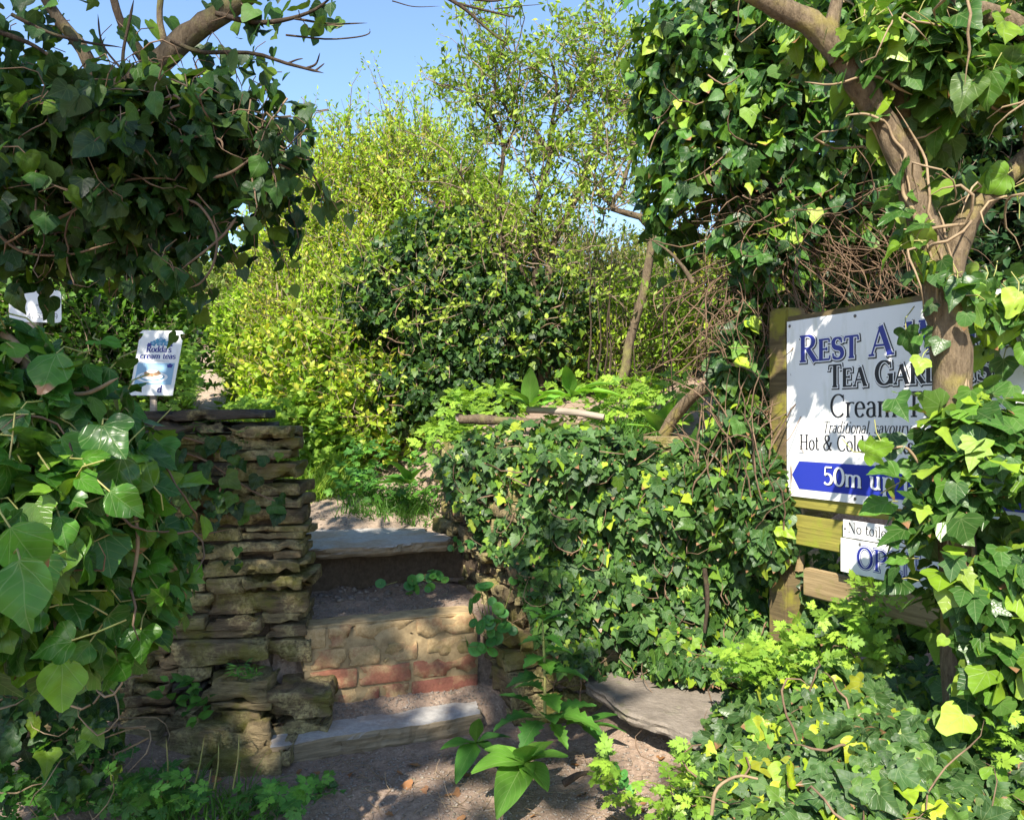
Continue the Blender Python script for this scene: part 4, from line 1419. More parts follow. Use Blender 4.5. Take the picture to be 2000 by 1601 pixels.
# far fence remains by the path
ff = root('broken_fence', tuple(at(420, 640, 13)), 'bleached posts and boards of broken fence far up the path', 'fence')
for (u, v0, v1, w, ti) in ((402, 572, 640, .05, .08), (413, 574, 640, .05, -.02), (437, 573, 640, .05, .0), (424, 600, 650, .07, .0), (448, 590, 645, .06, .05)):
    a = at(u, v1, 13); b_ = at(u + ti * 60, v0, 13)
    V, F = tubes(np.stack([a, (a + b_) / 2, b_])[None], np.full((1, 3), w), 4)
    link(mesh_np('post', V, F, M['wood_pale']), 'post', ff)
for (v, u0, u1) in ((580, 412, 450), (606, 400, 455), (622, 400, 455)):
    V, F = tubes(np.stack([at(u0, v, 12.9), at(u1, v + 2, 12.9)])[None], np.full((1, 2), .06), 4)
    link(mesh_np('board', V, F, M['wood_grey']), 'board', ff)


# ------------------------------------------------------------------ foliage masses
def ell(u, v, Y, ru, rv, rd):
    """ellipsoid: centre from the photo at depth Y, radii in photo pixels across/up and metres deep"""
    return (at(u, v, Y), np.array([ru / F_PX * Y, rd, rv / F_PX * Y]))


def shell(blobs, n, inner=.55, lump=.22, lscale=1.6, gap=None, gscale=2.2, front=None):
    """points spread through the outer shell of a union of lumpy ellipsoids: P, outward normal, depth 0..1 (1 = surface)"""
    vol = np.array([b[1][0] * b[1][2] + b[1][0] * b[1][1] for b in blobs])
    cnt = np.maximum(1, (n * vol / vol.sum()).astype(int))
    Ps, Ns, Ds = [], [], []
    for (c, r), k in zip(blobs, cnt):
        d = rvec(k)
        if front is not None:
            d[:, 1] = np.where((d[:, 1] > 0) & (RNG.random(k) < front), -d[:, 1], d[:, 1])
        q = inner + (1 - inner) * RNG.random(k) ** .55
        surf = 1 + lump * fbm(d * lscale * 2 + c * 3.1, 3)
        p = c + d * r * (q * surf)[:, None]
        nn = nrm(d / r)
        Ps.append(p); Ns.append(nn); Ds.append(q)
    P = np.concatenate(Ps); N = np.concatenate(Ns); D = np.concatenate(Ds)
    keep = np.ones(len(P), bool)
    for (c, r) in blobs:
        keep &= (((P - c) / r) ** 2).sum(1) > (inner * .8) ** 2
    if gap is not None: keep &= fbm(P * gscale + 40, 3) > gap
    return P[keep], N[keep], D[keep]


def ivy_frames(N, out=.7, up=.5, jit=.45, hang=.8):
    n = len(N)
    nor = nrm(N * out + np.array([0, 0, up]) + jit * RNG.normal(size=(n, 3)))
    tip = nrm(np.array([0, 0, -hang]) + N * .45 + .5 * RNG.normal(size=(n, 3)))
    return frames(tip, nor)


def twig_shrub(parent, blobs, n_twig, per, leaf_len, mat, tm, inner=.5, tl=.35, lump=.25, up=.55, gap=None, twig_r=.004, wood='twig', gscale=2.2, front=.35, leaf_var=.35, spread=.55, name='foliage', lscale=1.6, clump=1.4):
    """shrub of short leafy twigs through the shell of its blobs"""
    P, N, D = shell(blobs, n_twig, inner, lump, lscale, gap, gscale, front)
    n = len(P)
    L = tl * RNG.uniform(.5, 1.4, n)
    d = nrm(N * .8 + np.array([0, 0, up]) + .55 * RNG.normal(size=(n, 3)))
    k = 5
    path = wander(P - d * (L * .35)[:, None], d, k, L / (k - 1), .22, .05)
    t = np.linspace(0, 1, k)
    V, F = tubes(path, np.tile(twig_r * (1 - .75 * t), (n, 1)) * RNG.uniform(.6, 1.3, n)[:, None], 3)
    link(mesh_np('twigs', V, F, M[wood], smooth=True), 'twigs', parent, 'stuff')
    # leaves along each twig
    tt = RNG.uniform(.22, 1.0, (n, per))
    i0 = np.minimum((tt * (k - 1)).astype(int), k - 2)
    f = (tt * (k - 1) - i0)[..., None]
    idx = np.arange(n)[:, None]
    pos = path[idx, i0] * (1 - f) + path[idx, i0 + 1] * f
    ax = nrm(path[idx, i0 + 1] - path[idx, i0])
    pos = pos.reshape(-1, 3); ax = ax.reshape(-1, 3)
    m = len(pos)
    tip = nrm(ax * .55 + spread * RNG.normal(size=(m, 3)) + np.array([0, 0, .15]))
    nor = nrm(np.array([0, 0, .8]) + np.repeat(N, per, 0) * .55 + .5 * RNG.normal(size=(m, 3)))
    S = leaf_len * RNG.uniform(1 - leaf_var, 1 + leaf_var, m)
    leaf_cloud(name, tm, pos, frames(tip, nor), S, M[mat], parent, clump=clump)
    return P, N


LANCE = [lance(.20, .3, .12, 1), lance(.24, .25, .2, 1), lance(.17, .35, .05, 1)]
OVAL = [lance(.32, .25, .15, 2), lance(.28, .3, .25, 2)]
LO_IVY = [lobed(IVY3, (1.0,), .2, .2, .02, 3), lobed(HEART, (1.0,), .2, .25, .02, 4), lobed(IVY5, (1.0,), .15, .2, .02, 6)]

# ---- bright middle hedge
h = root('hedge', (-.6, 7.4, 1.2), 'tall bright yellow-green hedge lit by sun beside the climbing path', 'hedge')
twig_shrub(h, [ell(605, 555, 7.6, 105, 205, .9), ell(700, 475, 7.6, 135, 190, .9), ell(820, 430, 7.6, 135, 170, .9), ell(930, 480, 7.9, 110, 140, .8), ell(620, 690, 6.9, 120, 150, .7), ell(585, 650, 7.6, 80, 160, .8), ell(720, 640, 7.0, 130, 200, .8)],
           9500, 15, .045, 'hedge', LANCE, .5, .36, .26, .6, -.62, .0045, lscale=2.6)
# ragged long shoots standing out of its top
P0 = np.array([at(u, v, 7.6) for u, v in ((600, 350), (640, 320), (690, 300), (720, 290), (760, 275), (800, 265), (850, 270), (880, 285), (560, 420), (940, 310), (660, 310), (830, 265), (905, 300), (580, 380), (620, 340), (740, 285))])
P0 = np.repeat(P0, 4, 0) + RNG.normal(size=(64, 3)) * .12
pth = wander(P0, np.tile([0, 0, 1.], (64, 1)) + .45 * RNG.normal(size=(64, 3)), 7, RNG.uniform(.05, .12, 64), .2, .05)
V, F = tubes(pth, np.tile(np.linspace(.006, .0015, 7), (64, 1)), 4)
link(mesh_np('shoot', V, F, M['twig'], smooth=True), 'shoot', h, 'stuff')
pos = np.repeat(pth[:, 1:].reshape(-1, 3), 5, 0); m = len(pos)
leaf_cloud('shoot_leaves', LANCE, pos + .02 * RNG.normal(size=(m, 3)), frames(nrm(RNG.normal(size=(m, 3)) + [0, 0, .8]), nrm(RNG.normal(size=(m, 3)) + [0, -.3, .6])), .045 * RNG.uniform(.6, 1.3, m), M['hedge'], h)

# ---- low yellow brambly growth at the hedge foot
h = root('bramble_bush', (-.9, 6.0, .9), 'tangled yellow-green bramble growing at the foot of the bright hedge', 'bush')
twig_shrub(h, [ell(580, 740, 6.3, 90, 110, .5), ell(660, 760, 6.0, 110, 110, .5), ell(760, 800, 5.7, 90, 90, .4), ell(610, 830, 6.1, 80, 80, .4)], 1500, 9, .055, 'hedge', OVAL, .4, .3, .25, .4)

# ---- ivy mound in the middle
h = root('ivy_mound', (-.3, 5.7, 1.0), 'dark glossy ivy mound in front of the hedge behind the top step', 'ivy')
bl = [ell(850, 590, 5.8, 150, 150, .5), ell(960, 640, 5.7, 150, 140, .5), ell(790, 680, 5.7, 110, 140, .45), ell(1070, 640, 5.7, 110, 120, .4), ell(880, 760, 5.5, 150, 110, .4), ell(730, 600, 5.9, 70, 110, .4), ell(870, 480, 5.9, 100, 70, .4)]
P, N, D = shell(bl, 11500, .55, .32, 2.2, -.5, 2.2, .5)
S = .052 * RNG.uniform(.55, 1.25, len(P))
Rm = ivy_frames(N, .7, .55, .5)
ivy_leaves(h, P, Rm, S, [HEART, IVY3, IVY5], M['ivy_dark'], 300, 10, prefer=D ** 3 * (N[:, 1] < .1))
S0, N0, _ = shell(bl, 200, .6, .2)
stems('stem', S0, N0 * .4 + rvec(len(S0)), 8, .05, .35, .005, .003, M['stem'], h)
# fresh yellow shoots of another creeper over the mound
h = root('creeper', (0, 5.2, 1.1), 'thin creeper with small lime leaves climbing over the dark ivy mound', 'creeper')
twig_shrub(h, [ell(960, 600, 5.5, 200, 160, .45), ell(1080, 560, 5.6, 120, 170, .4), ell(800, 640, 5.5, 150, 170, .4)], 260, 9, .036, 'tree_leaf', OVAL, .75, .32, .3, .3, None, .0035)

# ---- hedge growth behind and right of the mound
h = root('hedge', (.7, 7.5, 1.4), 'loose olive hedge behind the thin trees at the centre', 'hedge')
twig_shrub(h, [ell(1120, 640, 7.6, 170, 200, .8), ell(1270, 640, 7.4, 130, 160, .7), ell(1020, 540, 7.8, 150, 130, .8), ell(1180, 560, 8.0, 110, 80, .7), ell(1330, 560, 7.6, 110, 120, .7)],
           4200, 12, .042, 'hedge_olive', LANCE, .4, .42, .3, .6, -.4)
h = root('hedge', (1.2, 6.3, 1.4), 'sunlit green hedge between the thin trees and the ivy tower', 'hedge')
twig_shrub(h, [ell(1280, 660, 6.2, 110, 110, .5), ell(1180, 720, 6.0, 120, 90, .5), ell(1380, 640, 6.4, 90, 140, .5)], 1500, 11, .045, 'hedge', LANCE, .4, .36, .3, .6, -.45)

# ---- greener hedge on the left beyond the small signs
h = root('hedge', (-3.2, 6.6, 1.3), 'leafy mid green hedge behind the two small signs', 'hedge')
twig_shrub(h, [ell(220, 560, 6.4, 130, 130, .6), ell(120, 600, 6.2, 110, 140, .6), ell(300, 650, 7.0, 60, 120, .5), ell(210, 700, 6.2, 140, 110, .5), ell(40, 540, 6.2, 100, 170, .6), ell(330, 720, 6.3, 40, 80, .3)],
           3600, 11, .058, 'hedge_green', OVAL, .4, .38, .25, .5, -.8)
h = root('bush', (-2.4, 7.6, 1.6), 'bright green bush by the path above the wall', 'bush')
twig_shrub(h, [ell(470, 690, 8.4, 40, 55, .4), ell(490, 650, 8.4, 50, 80, .4), ell(505, 765, 7.2, 40, 45, .3)], 700, 11, .05, 'hedge', OVAL, .4, .35, .25, .5)
h = root('hedge', (-5, 13.5, 3), 'distant olive hedge crest at the head of the path', 'hedge')
twig_shrub(h, [ell(400, 560, 14.5, 70, 50, 1.0), ell(460, 570, 14, 60, 60, 1.0), ell(340, 600, 14, 60, 80, 1.0), ell(480, 620, 13, 70, 60, .9), ell(520, 560, 15, 70, 60, .9)], 1700, 11, .085, 'hedge_olive', OVAL, .4, .55, .25, .5)
h = root('hedge', (-5, 17, 3.5), 'far green hedge seen under the left tree', 'hedge')
twig_shrub(h, [ell(200, 520, 15, 160, 90, 1.2), ell(60, 520, 14, 120, 130, 1.2)], 1500, 10, .10, 'hedge_green', OVAL, .4, .55, .25, .5)
h = root('hedge', (6, 14, 3), 'pale distant hedge glimpsed between the trunks at right', 'hedge')
twig_shrub(h, [ell(1350, 590, 14, 260, 110, 1.2), ell(1700, 560, 13, 260, 140, 1.2)], 2200, 11, .09, 'hedge', OVAL, .4, .55, .25, .5)

# ---- dark trees behind the sign
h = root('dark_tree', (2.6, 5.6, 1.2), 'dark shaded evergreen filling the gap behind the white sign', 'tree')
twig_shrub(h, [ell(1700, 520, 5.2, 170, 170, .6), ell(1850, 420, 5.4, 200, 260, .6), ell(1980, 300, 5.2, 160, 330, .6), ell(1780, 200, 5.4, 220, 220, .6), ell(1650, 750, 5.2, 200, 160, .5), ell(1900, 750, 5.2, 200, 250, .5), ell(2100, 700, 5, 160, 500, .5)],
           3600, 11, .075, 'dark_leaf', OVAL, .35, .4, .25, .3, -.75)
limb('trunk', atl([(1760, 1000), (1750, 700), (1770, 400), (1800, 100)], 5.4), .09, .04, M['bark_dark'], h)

# ------------------------------------------------------------------ thin trees in the middle


def grow_tree(parent, mains, Y, leaf, seed, n_side=7, levels=2, leaf_len=.05, wood='bark', twl=.44, per=7, spread=.9, leafless=0.0):
    """mains: list of (polyline px, r0, r1) trunks/limbs; side branches and twigs grow from them"""
    rs = np.random.default_rng(seed)
    tw = []
    lv = []
    for pts, r0, r1 in mains:
        P = limb('branch', atl(pts, Y), r0, r1, M[wood], parent, 18, 7, .05)
        cand = P[3:]
        for k in range(n_side * len(pts) // 3):
            q = cand[rs.integers(len(cand))]
            lv.append((q, nrm(rs.normal(size=3) * np.array([1, .7, .6]) + np.array([0, 0, .7])), twl * rs.uniform(.6, 1.3), .006))
    segs = lv
    for l in range(levels):
        S = np.array([s[0] for s in segs]); D = np.array([s[1] for s in segs]); L = np.array([s[2] for s in segs]); R0 = np.array([s[3] for s in segs])
        k = 7
        pth = wander(S, D, k, L / (k - 1), .26, .04)
        V, F = tubes(pth, R0[:, None] * np.linspace(1, .35, k)[None], 4)
        tw.append((V, F))
        last = pth
        nxt = []
        if l < levels - 1:
            for p in pth:
                for _ in range(4):
                    i = rs.integers(1, k)
                    dd = nrm(p[i] - p[i - 1])
                    nxt.append((p[i], nrm(dd * .6 + spread * rs.normal(size=3) + np.array([0, 0, .25])), twl * .55 * rs.uniform(.5, 1.3), .003))
            segs = nxt
    V, F = cat_meshes(tw)
    link(mesh_np('twigs', V, F, M['twig'], smooth=True), 'twigs', parent, 'stuff')
    pos = last[rs.random(len(last)) > leafless][:, 1:].reshape(-1, 3)
    pos = np.repeat(pos, per, 0)
    pos = pos[rs.random(len(pos)) < .42]
    m = len(pos)
    pos = pos + .018 * RNG.normal(size=(m, 3))
    leaf_cloud('crown', LANCE, pos, frames(nrm(RNG.normal(size=(m, 3)) + [0, 0, .6]), nrm(RNG.normal(size=(m, 3)) * .7 + [0, -.2, .7])), leaf_len * RNG.uniform(.6, 1.3, m), M[leaf], parent)


t = root('thin_tree', tuple(at(1000, 780, 5.6)), 'thin twisting tree with sparse spring leaves, left of the thin trees', 'tree', 'thin trees at the centre')
grow_tree(t, [([(1000, 790), (990, 620), (980, 434), (979, 350), (980, 290), (966, 238), (945, 206), (930, 160)], .022, .008), ([(980, 300), (1000, 230), (1010, 150), (1000, 70)], .010, .005), ([(966, 238), (920, 200), (900, 150)], .008, .004), ([(985, 440), (940, 400), (905, 340)], .009, .004)], 5.6, 'tree_leaf', 1, 7, wood='bark_dark')
t = root('thin_tree', tuple(at(1045, 760, 5.5)), 'thin tree with two forking stems in the middle of the thin trees', 'tree', 'thin trees at the centre')
grow_tree(t, [([(1060, 770), (1048, 600), (1043, 441), (1057, 385), (1068, 315), (1075, 259), (1085, 180), (1075, 110)], .030, .008), ([(1068, 290), (1033, 241), (998, 224), (973, 196), (950, 140)], .014, .005), ([(1075, 259), (1110, 200), (1130, 140)], .010, .004), ([(1065, 640), (1040, 560), (1005, 500), (980, 460)], .016, .006)], 5.5, 'tree_leaf', 2, 8, wood='bark_dark')
t = root('thin_tree', tuple(at(1085, 760, 5.55)), 'thin tree whose pale limb leans right towards the ivy tower', 'tree', 'thin trees at the centre')
grow_tree(t, [([(1070, 770), (1072, 560), (1082, 483), (1110, 413), (1141, 332), (1155, 276), (1190, 231), (1250, 195), (1300, 180)], .032, .010), ([(1155, 276), (1150, 200), (1170, 130), (1190, 70)], .012, .005), ([(1190, 231), (1210, 170), (1205, 110)], .010, .004), ([(1141, 332), (1180, 300), (1225, 290)], .009, .004)], 5.55, 'tree_leaf', 3, 9)
t = root('thin_tree', tuple(at(1220, 740, 5.2)), 'brown crooked tree bending right beside the ivy tower', 'tree', 'thin trees at the centre')
grow_tree(t, [([(1212, 745), (1222, 690), (1245, 600), (1262, 520), (1272, 470), (1235, 432), (1192, 412), (1215, 372), (1232, 330), (1245, 260), (1240, 180)], .034, .008), ([(1262, 500), (1290, 430), (1300, 350), (1290, 280)], .016, .006), ([(1192, 412), (1170, 360), (1180, 300)], .010, .004)], 5.2, 'tree_leaf', 4, 7, per=5)
# upright young saplings
t = root('sapling', tuple(at(1180, 760, 5.2)), 'cluster of thin upright bare stems right of the thin trees', 'sapling')
for i, (u, v0, v1) in enumerate(((1165, 760, 520), (1180, 760, 460), (1192, 760, 560), (1240, 830, 560), (1290, 840, 500), (1310, 830, 560), (1150, 740, 430))):
    limb('stem', atl([(u, v0), (u + random.uniform(-6, 6), (v0 + v1) / 2), (u + random.uniform(-15, 15), v1)], 5.2), .007, .003, M['bark_dark'], t, 10, 5, .03)

# ------------------------------------------------------------------ ivy tower: an ivy-choked dead tree left of the sign
h = root('ivy_tower', tuple(at(1470, 1000, 3.5)), 'huge ivy mass choking an old tree left of the sign', 'ivy')
bl = [ell(1420, 140, 3.6, 170, 210, .42), ell(1560, 60, 3.5, 180, 190, .42), ell(1530, 300, 3.5, 190, 200, .42), ell(1370, 370, 3.65, 105, 170, .35), ell(1480, 500, 3.5, 110, 120, .30), ell(1640, 240, 3.6, 130, 230, .40), ell(1330, 190, 3.7, 90, 120, .30), ell(1680, 430, 3.7, 80, 100, .3), ell(1440, 610, 3.5, 60, 100, .22)]
P, N, D = shell(bl, 21000, .62, .36, 2.4, -.42, 2.4, .62)
S = .056 * RNG.uniform(.4, 1.35, len(P))
Rm = ivy_frames(N, .75, .55, .5)
ivy_leaves(h, P, Rm, S, [HEART, ADULT, IVY3], M['ivy_tower'], 300, 60, prefer=D ** 4 * (N[:, 1] < .15))
S0, N0, _ = shell(bl, 220, .5, .15, front=.6)
stems('stem', S0 + np.array([0, .06, 0]), N0 * .2 + rvec(len(S0)) + np.array([0, 0, -.2]), 10, .04, .25, .0032, .002, M['stem'], h, pull=1.5)
S0, N0, _ = shell(bl[4:5] + bl[7:9] + [ell(1570, 440, 3.45, 110, 70, .25)], 520, .75, .2, front=.85)
stems('stem_tangle', S0, rvec(len(S0)) * np.array([1, .4, .7]) + np.array([0, 0, -.5]), 14, .035, .17, .0026, .0018, M['tangle'], h, -.05, 4, pull=.8)
limb('trunk', atl([(1480, 1060), (1470, 800), (1480, 600), (1500, 450), (1480, 250), (1460, 60)], 3.75), .13, .07, M['bark_dark'], h, 20, 10, .05)
limb('trunk', atl([(1545, 640), (1530, 560), (1560, 470), (1600, 400)], 3.55), .05, .03, M['bark'], h, 12, 8, .04)
limb('branch', atl([(1295, 850, 3.75), (1320, 810, 3.7), (1360, 772, 3.6), (1410, 748, 3.5), (1440, 740, 3.45)], 3.6), .030, .022, M['bark_right'], h, 14, 8, .01, 'bent bare branch coming out of the wall top')
for pts in ([(1480, 520), (1430, 420), (1410, 330)], [(1560, 470), (1500, 400), (1470, 300)], [(1350, 560), (1300, 500), (1272, 470)], [(1600, 330), (1520, 370), (1440, 420), (1360, 430)]):
    limb('branch', atl(pts, 3.3), .010, .0015, M['bark'], h, 12, 6, .04)
# ivy column running down the fence post to the wall
bl2 = [ell(1440, 720, 3.35, 50, 110, .14), ell(1450, 860, 3.3, 65, 110, .16), ell(1420, 960, 3.3, 80, 90, .16), ell(1500, 1000, 3.15, 60, 120, .12)]
P, N, D = shell(bl2, 1300, .6, .25, 2, None, 2, .8)
S = .066 * RNG.uniform(.55, 1.2, len(P))
h = root('ivy_column', tuple(at(1450, 1050, 3.3)), 'narrow ivy column climbing the mossy sign post', 'ivy')
ivy_leaves(h, P, ivy_frames(N, .8, .45, .45), S, [IVY3, HEART, IVY5], M['ivy_mix'], 220, 90, prefer=D ** 4 * (N[:, 1] < .1))
S0, N0, _ = shell(bl2, 120, .7, .2, front=.9)
stems('stem', S0, rvec(len(S0)) * .4 + np.array([0, 0, 1.]), 10, .035, .15, .003, .002, M['stem'], h, pull=.5)

# ------------------------------------------------------------------ ivy on the right wall
h = root('wall_ivy', (.6, 3.4, .2), 'ivy curtain with browning leaf tips covering the wall right of the steps', 'ivy')
n = 9000
uu = RNG.uniform(850, 1560, n); vv = RNG.uniform(815, 1335, n)
lower = np.interp(uu, [850, 900, 960, 1010, 1050, 1100, 1180, 1300, 1560], [920, 1010, 1070, 1120, 1240, 1300, 1325, 1320, 1320])
upper = np.interp(uu, [850, 900, 1000, 1180, 1300, 1400, 1560], [880, 840, 820, 840, 880, 850, 840])
e = 18 * fbm(np.stack([uu / 50, vv / 50, uu * 0], -1))
k = (vv < lower + e) & (vv > upper + e)
uu, vv = uu[k], vv[k]
n = len(uu)
Yw = np.interp(uu, [850, 900, 1000, 1040, 1300, 1560], [4.2, 4.0, 3.62, 3.42, 3.46, 3.38]) - .03 - .12 * RNG.random(n) ** .7 - .13 * fbm(np.stack([uu / 110, vv / 110, uu * 0 + 4], -1))
hol = fbm(np.stack([uu / 45, vv / 45, uu * 0 + 9], -1)) < -.62
Yw = Yw + hol * .10
over = sm(upper[k] + 70 - vv, 0, 70)
Yw = Yw + over * .10
P = np.stack([(uu - U0) / F_PX * Yw, Yw, EYE - (vv - V0) / F_PX * Yw], -1)
N = np.tile([-.15, -1., .25], (n, 1)) + over[:, None] * np.array([0, .2, .9])
S = np.interp(uu, [850, 1000, 1560], [.044, .048, .064]) * RNG.uniform(.4, 1.35, n)
Rm = ivy_frames(nrm(N), .9, .3, .48, .9)
prefer = 1.0 / Yw ** 2
ivy_leaves(h, P, Rm, S, [IVY5, IVY3, IVY5], M['ivy_mix'], 300, 120, prefer=prefer)
i = RNG.integers(0, n, 260)
stems('stem', P[i] + np.array([0, .05, 0]), np.tile([0, 0, -1.], (260, 1)) + .6 * RNG.normal(size=(260, 3)), 10, .035, .3, .0028, .002, M['stem'], h)
# trailing ivy over the top of the wall
# ------------------------------------------------------------------ ivy bank at lower right
h = root('bank_ivy', (1.1, 2.2, .2), 'sunlit ivy carpet with yellow and browning leaves on the bank at lower right', 'ivy')
n = 8500
X = RNG.uniform(.40, 1.75, n); Yb = RNG.uniform(1.5, 2.85, n)
edge = .50 + .10 * fbm(np.stack([Yb * 3, Yb * 0, Yb * 0], -1)) + .18 * sm(Yb, 2.4, 2.9)
k = (X > edge)
X, Yb = X[k], Yb[k]
Z = terrain(X, Yb)
n = len(X)
lift = .012 + .11 * RNG.random(n) ** 1.2 + .05 * fbm(np.stack([X * 5, Yb * 5, X * 0], -1))
P = np.stack([X, Yb, Z + lift], -1)
N = nrm(np.stack([-.35 + 0 * X, -.75 + 0 * X, .75 + 0 * X], -1))
S = .052 * RNG.uniform(.4, 1.45, n)
tip = nrm(np.array([-.2, -.6, -.5]) + .75 * RNG.normal(size=(n, 3)) * np.array([1, .8, .5]))
nor = nrm(N + .50 * RNG.normal(size=(n, 3)))
Rm = frames(tip, nor)
ivy_leaves(h, P, Rm, S, [IVY5, IVY3, IVY5], M['ivy_lit'], 300, 160, prefer=lift ** 1.0)
i = RNG.integers(0, n, 180)
stems('stem', P[i] - np.array([0, 0, .04]), RNG.normal(size=(180, 3)) * np.array([1, 1, .3]), 10, .035, .3, .0028, .002, M['stem'], h)

# ------------------------------------------------------------------ right tree with ivy round its trunk
YT = 2.15
h = root('ivy_clad_tree', tuple(at(1880, 1500, YT)), 'lichened brown tree with lime ivy leaves in front of the sign', 'tree')
limb('trunk', atl([(1885, 1560), (1880, 1300), (1872, 1000), (1862, 760), (1846, 640), (1835, 600), (1820, 487), (1794, 394), (1775, 319), (1734, 240), (1690, 175), (1650, 118), (1600, 70), (1569, 38), (1494, -5), (1420, -60)], YT), .052, .026, M['bark_right'], h, 60, 18, .018, power=.8, rough=.16)
limb('branch', atl([(1850, 560), (1870, 490), (1895, 424), (1944, 375), (2000, 319), (2080, 240)], YT + .05), .036, .026, M['bark_right'], h, 16, 10, .015)
limb('branch', atl([(1805, 420), (1790, 330), (1765, 200), (1755, 100), (1760, -40)], YT + .05), .028, .020, M['bark_right'], h, 16, 10, .015)
limb('branch', atl([(1640, 130), (1625, 70), (1632, 20), (1645, -40)], YT), .022, .014, M['bark_right'], h, 10, 9, .01)
limb('branch', atl([(1850, -10), (1900, 10), (1960, 30), (2000, 55), (2080, 120)], YT - .1), .024, .030, M['bark_right'], h, 12, 9, .015)
TR = spline(atl([(1885, 1560), (1880, 1300), (1872, 1000), (1862, 760), (1846, 640), (1835, 600), (1820, 487), (1794, 394), (1775, 319), (1734, 240), (1690, 175)], YT), 60)
for q in range(9):                                  # ivy stems gripping the trunk
    i0, i1 = sorted(random.sample(range(4, 58), 2))
    if i1 - i0 < 14: i1 = min(59, i0 + 18)
    seg = TR[i0:i1]
    ang = random.uniform(2.2, 5.6) + np.cumsum(RNG.normal(0, .16, len(seg))) + np.linspace(0, random.uniform(-1.2, 1.2), len(seg))
    rr = np.interp(np.arange(i0, i1), [0, 59], [.054, .038]) + .002
    seg = seg + np.stack([np.cos(ang) * rr, np.sin(ang) * rr, 0 * ang], -1)
    limb('ivy_stem', seg[::2], random.uniform(.004, .008), .003, M['stem_pale'], h, 30, 6, .004)
for pts in ([(1734, 240), (1700, 225), (1660, 228)], [(1790, 180), (1720, 150), (1640, 170), (1580, 160)], [(1850, 1010), (1790, 880), (1740, 872), (1690, 880)], [(1810, 1100), (1860, 1180), (1930, 1290)]):
    limb('ivy_stem', atl(pts, YT - .05), .0042, .0022, M['stem_pale'], h, 20, 6, .02)
# dense ivy skirt round the lower trunk and looser sprays above
bl = [ell(1900, 900, 2.12, 90, 130, .16), ell(1900, 1080, 2.08, 130, 150, .18), ell(1880, 1250, 2.1, 130, 130, .2), ell(1985, 950, 2.05, 80, 160, .16)]
bl.append(ell(1865, 1010, 2.1, 70, 150, .14))
P1, N1, D1 = shell(bl, 3200, .5, .4, 2.4, -.45, 3, .7)
S1 = .066 * RNG.uniform(.4, 1.35, len(P1))
R1 = ivy_frames(N1, .9, .55, .4)
bl = [ell(1860, 330, 2.15, 110, 330, .22), ell(1760, 130, 2.15, 130, 160, .2), ell(1960, 520, 2.2, 70, 200, .16), ell(1930, 150, 2.2, 120, 180, .2), ell(1600, 60, 2.4, 90, 90, .15), ell(1800, 440, 2.1, 60, 90, .1)]
P2, N2, D2 = shell(bl, 1800, .35, .4, 2, -.3, 3, .6)
S2 = .066 * RNG.uniform(.4, 1.4, len(P2))
R2 = ivy_frames(N2, .7, .6, .45)
# hanging sprays reaching over the sign face
sp = [(1690, 884), (1740, 850), (1755, 930), (1745, 1050), (1760, 1000), (1780, 770), (1770, 800), (1760, 1130), (1800, 700), (1720, 860), (1795, 655), (1750, 780), (1735, 980), (1780, 900), (1790, 1040), (1770, 1090), (1805, 840), (1800, 960)]
P3 = np.array([at(u, v, 2.0 + .15 * random.random()) for u, v in sp]); N3 = np.tile([-.4, -.9, .2], (len(sp), 1)); S3 = .075 * RNG.uniform(.6, 1.2, len(sp))
R3 = ivy_frames(N3, .9, .4, .35)
P = np.concatenate([P1, P2, P3]); Rm = np.concatenate([R1, R2, R3]); S = np.concatenate([S1, S2, S3])
D = np.concatenate([D1 ** 3 * (N1[:, 1] < .1), D2 + .5, np.ones(len(sp)) * 3])
a = ivy_leaves(h, P, Rm, S, [HEART, IVY3, IVY5], M['ivy_tree'], 300, 200, prefer=D)
petioles('petiole', P[a], Rm[a], .06, .0016, M['stem_green'], h)
S0, N0, _ = shell(bl, 45, .5, .2)
stems('stem', S0, rvec(len(S0)) + np.array([0, 0, .5]), 10, .04, .3, .004, .0025, M['stem_pale'], h)

# ------------------------------------------------------------------ left tree overhead, heavy with ivy
h = root('ivy_hung_tree', (-2.3, 2.6, 0), 'ivy-hung tree leaning over the wall at upper left', 'tree')
limb('trunk', [np.array([-2.35, 2.7, -.1]), np.array([-2.2, 2.65, .9]), np.array([-1.9, 2.55, 1.7]), np.array([-1.45, 2.5, 2.15]), at(241, 168, 2.45)], .16, .07, M['bark_dark'], h, 20, 12, .03)
limb('branch', atl([(215, 190), (241, 168), (301, 130), (350, 84), (395, 49), (455, 8), (520, -50)], 2.42), .040, .028, M['bark'], h, 20, 11, .01, rough=.14)
limb('branch', atl([(205, 230), (189, 165), (165, 105), (122, 52), (91, 0), (60, -60)], 2.45), .022, .015, M['bark'], h, 16, 9, .01)
limb('branch', atl([(300, 130), (250, 60), (230, 0), (220, -50)], 2.5), .016, .010, M['bark_dark'], h, 12, 8, .02)
limb('branch', atl([(330, 105), (315, 40), (320, -40)], 2.5), .012, .009, M['bark'], h, 10, 8, .01)
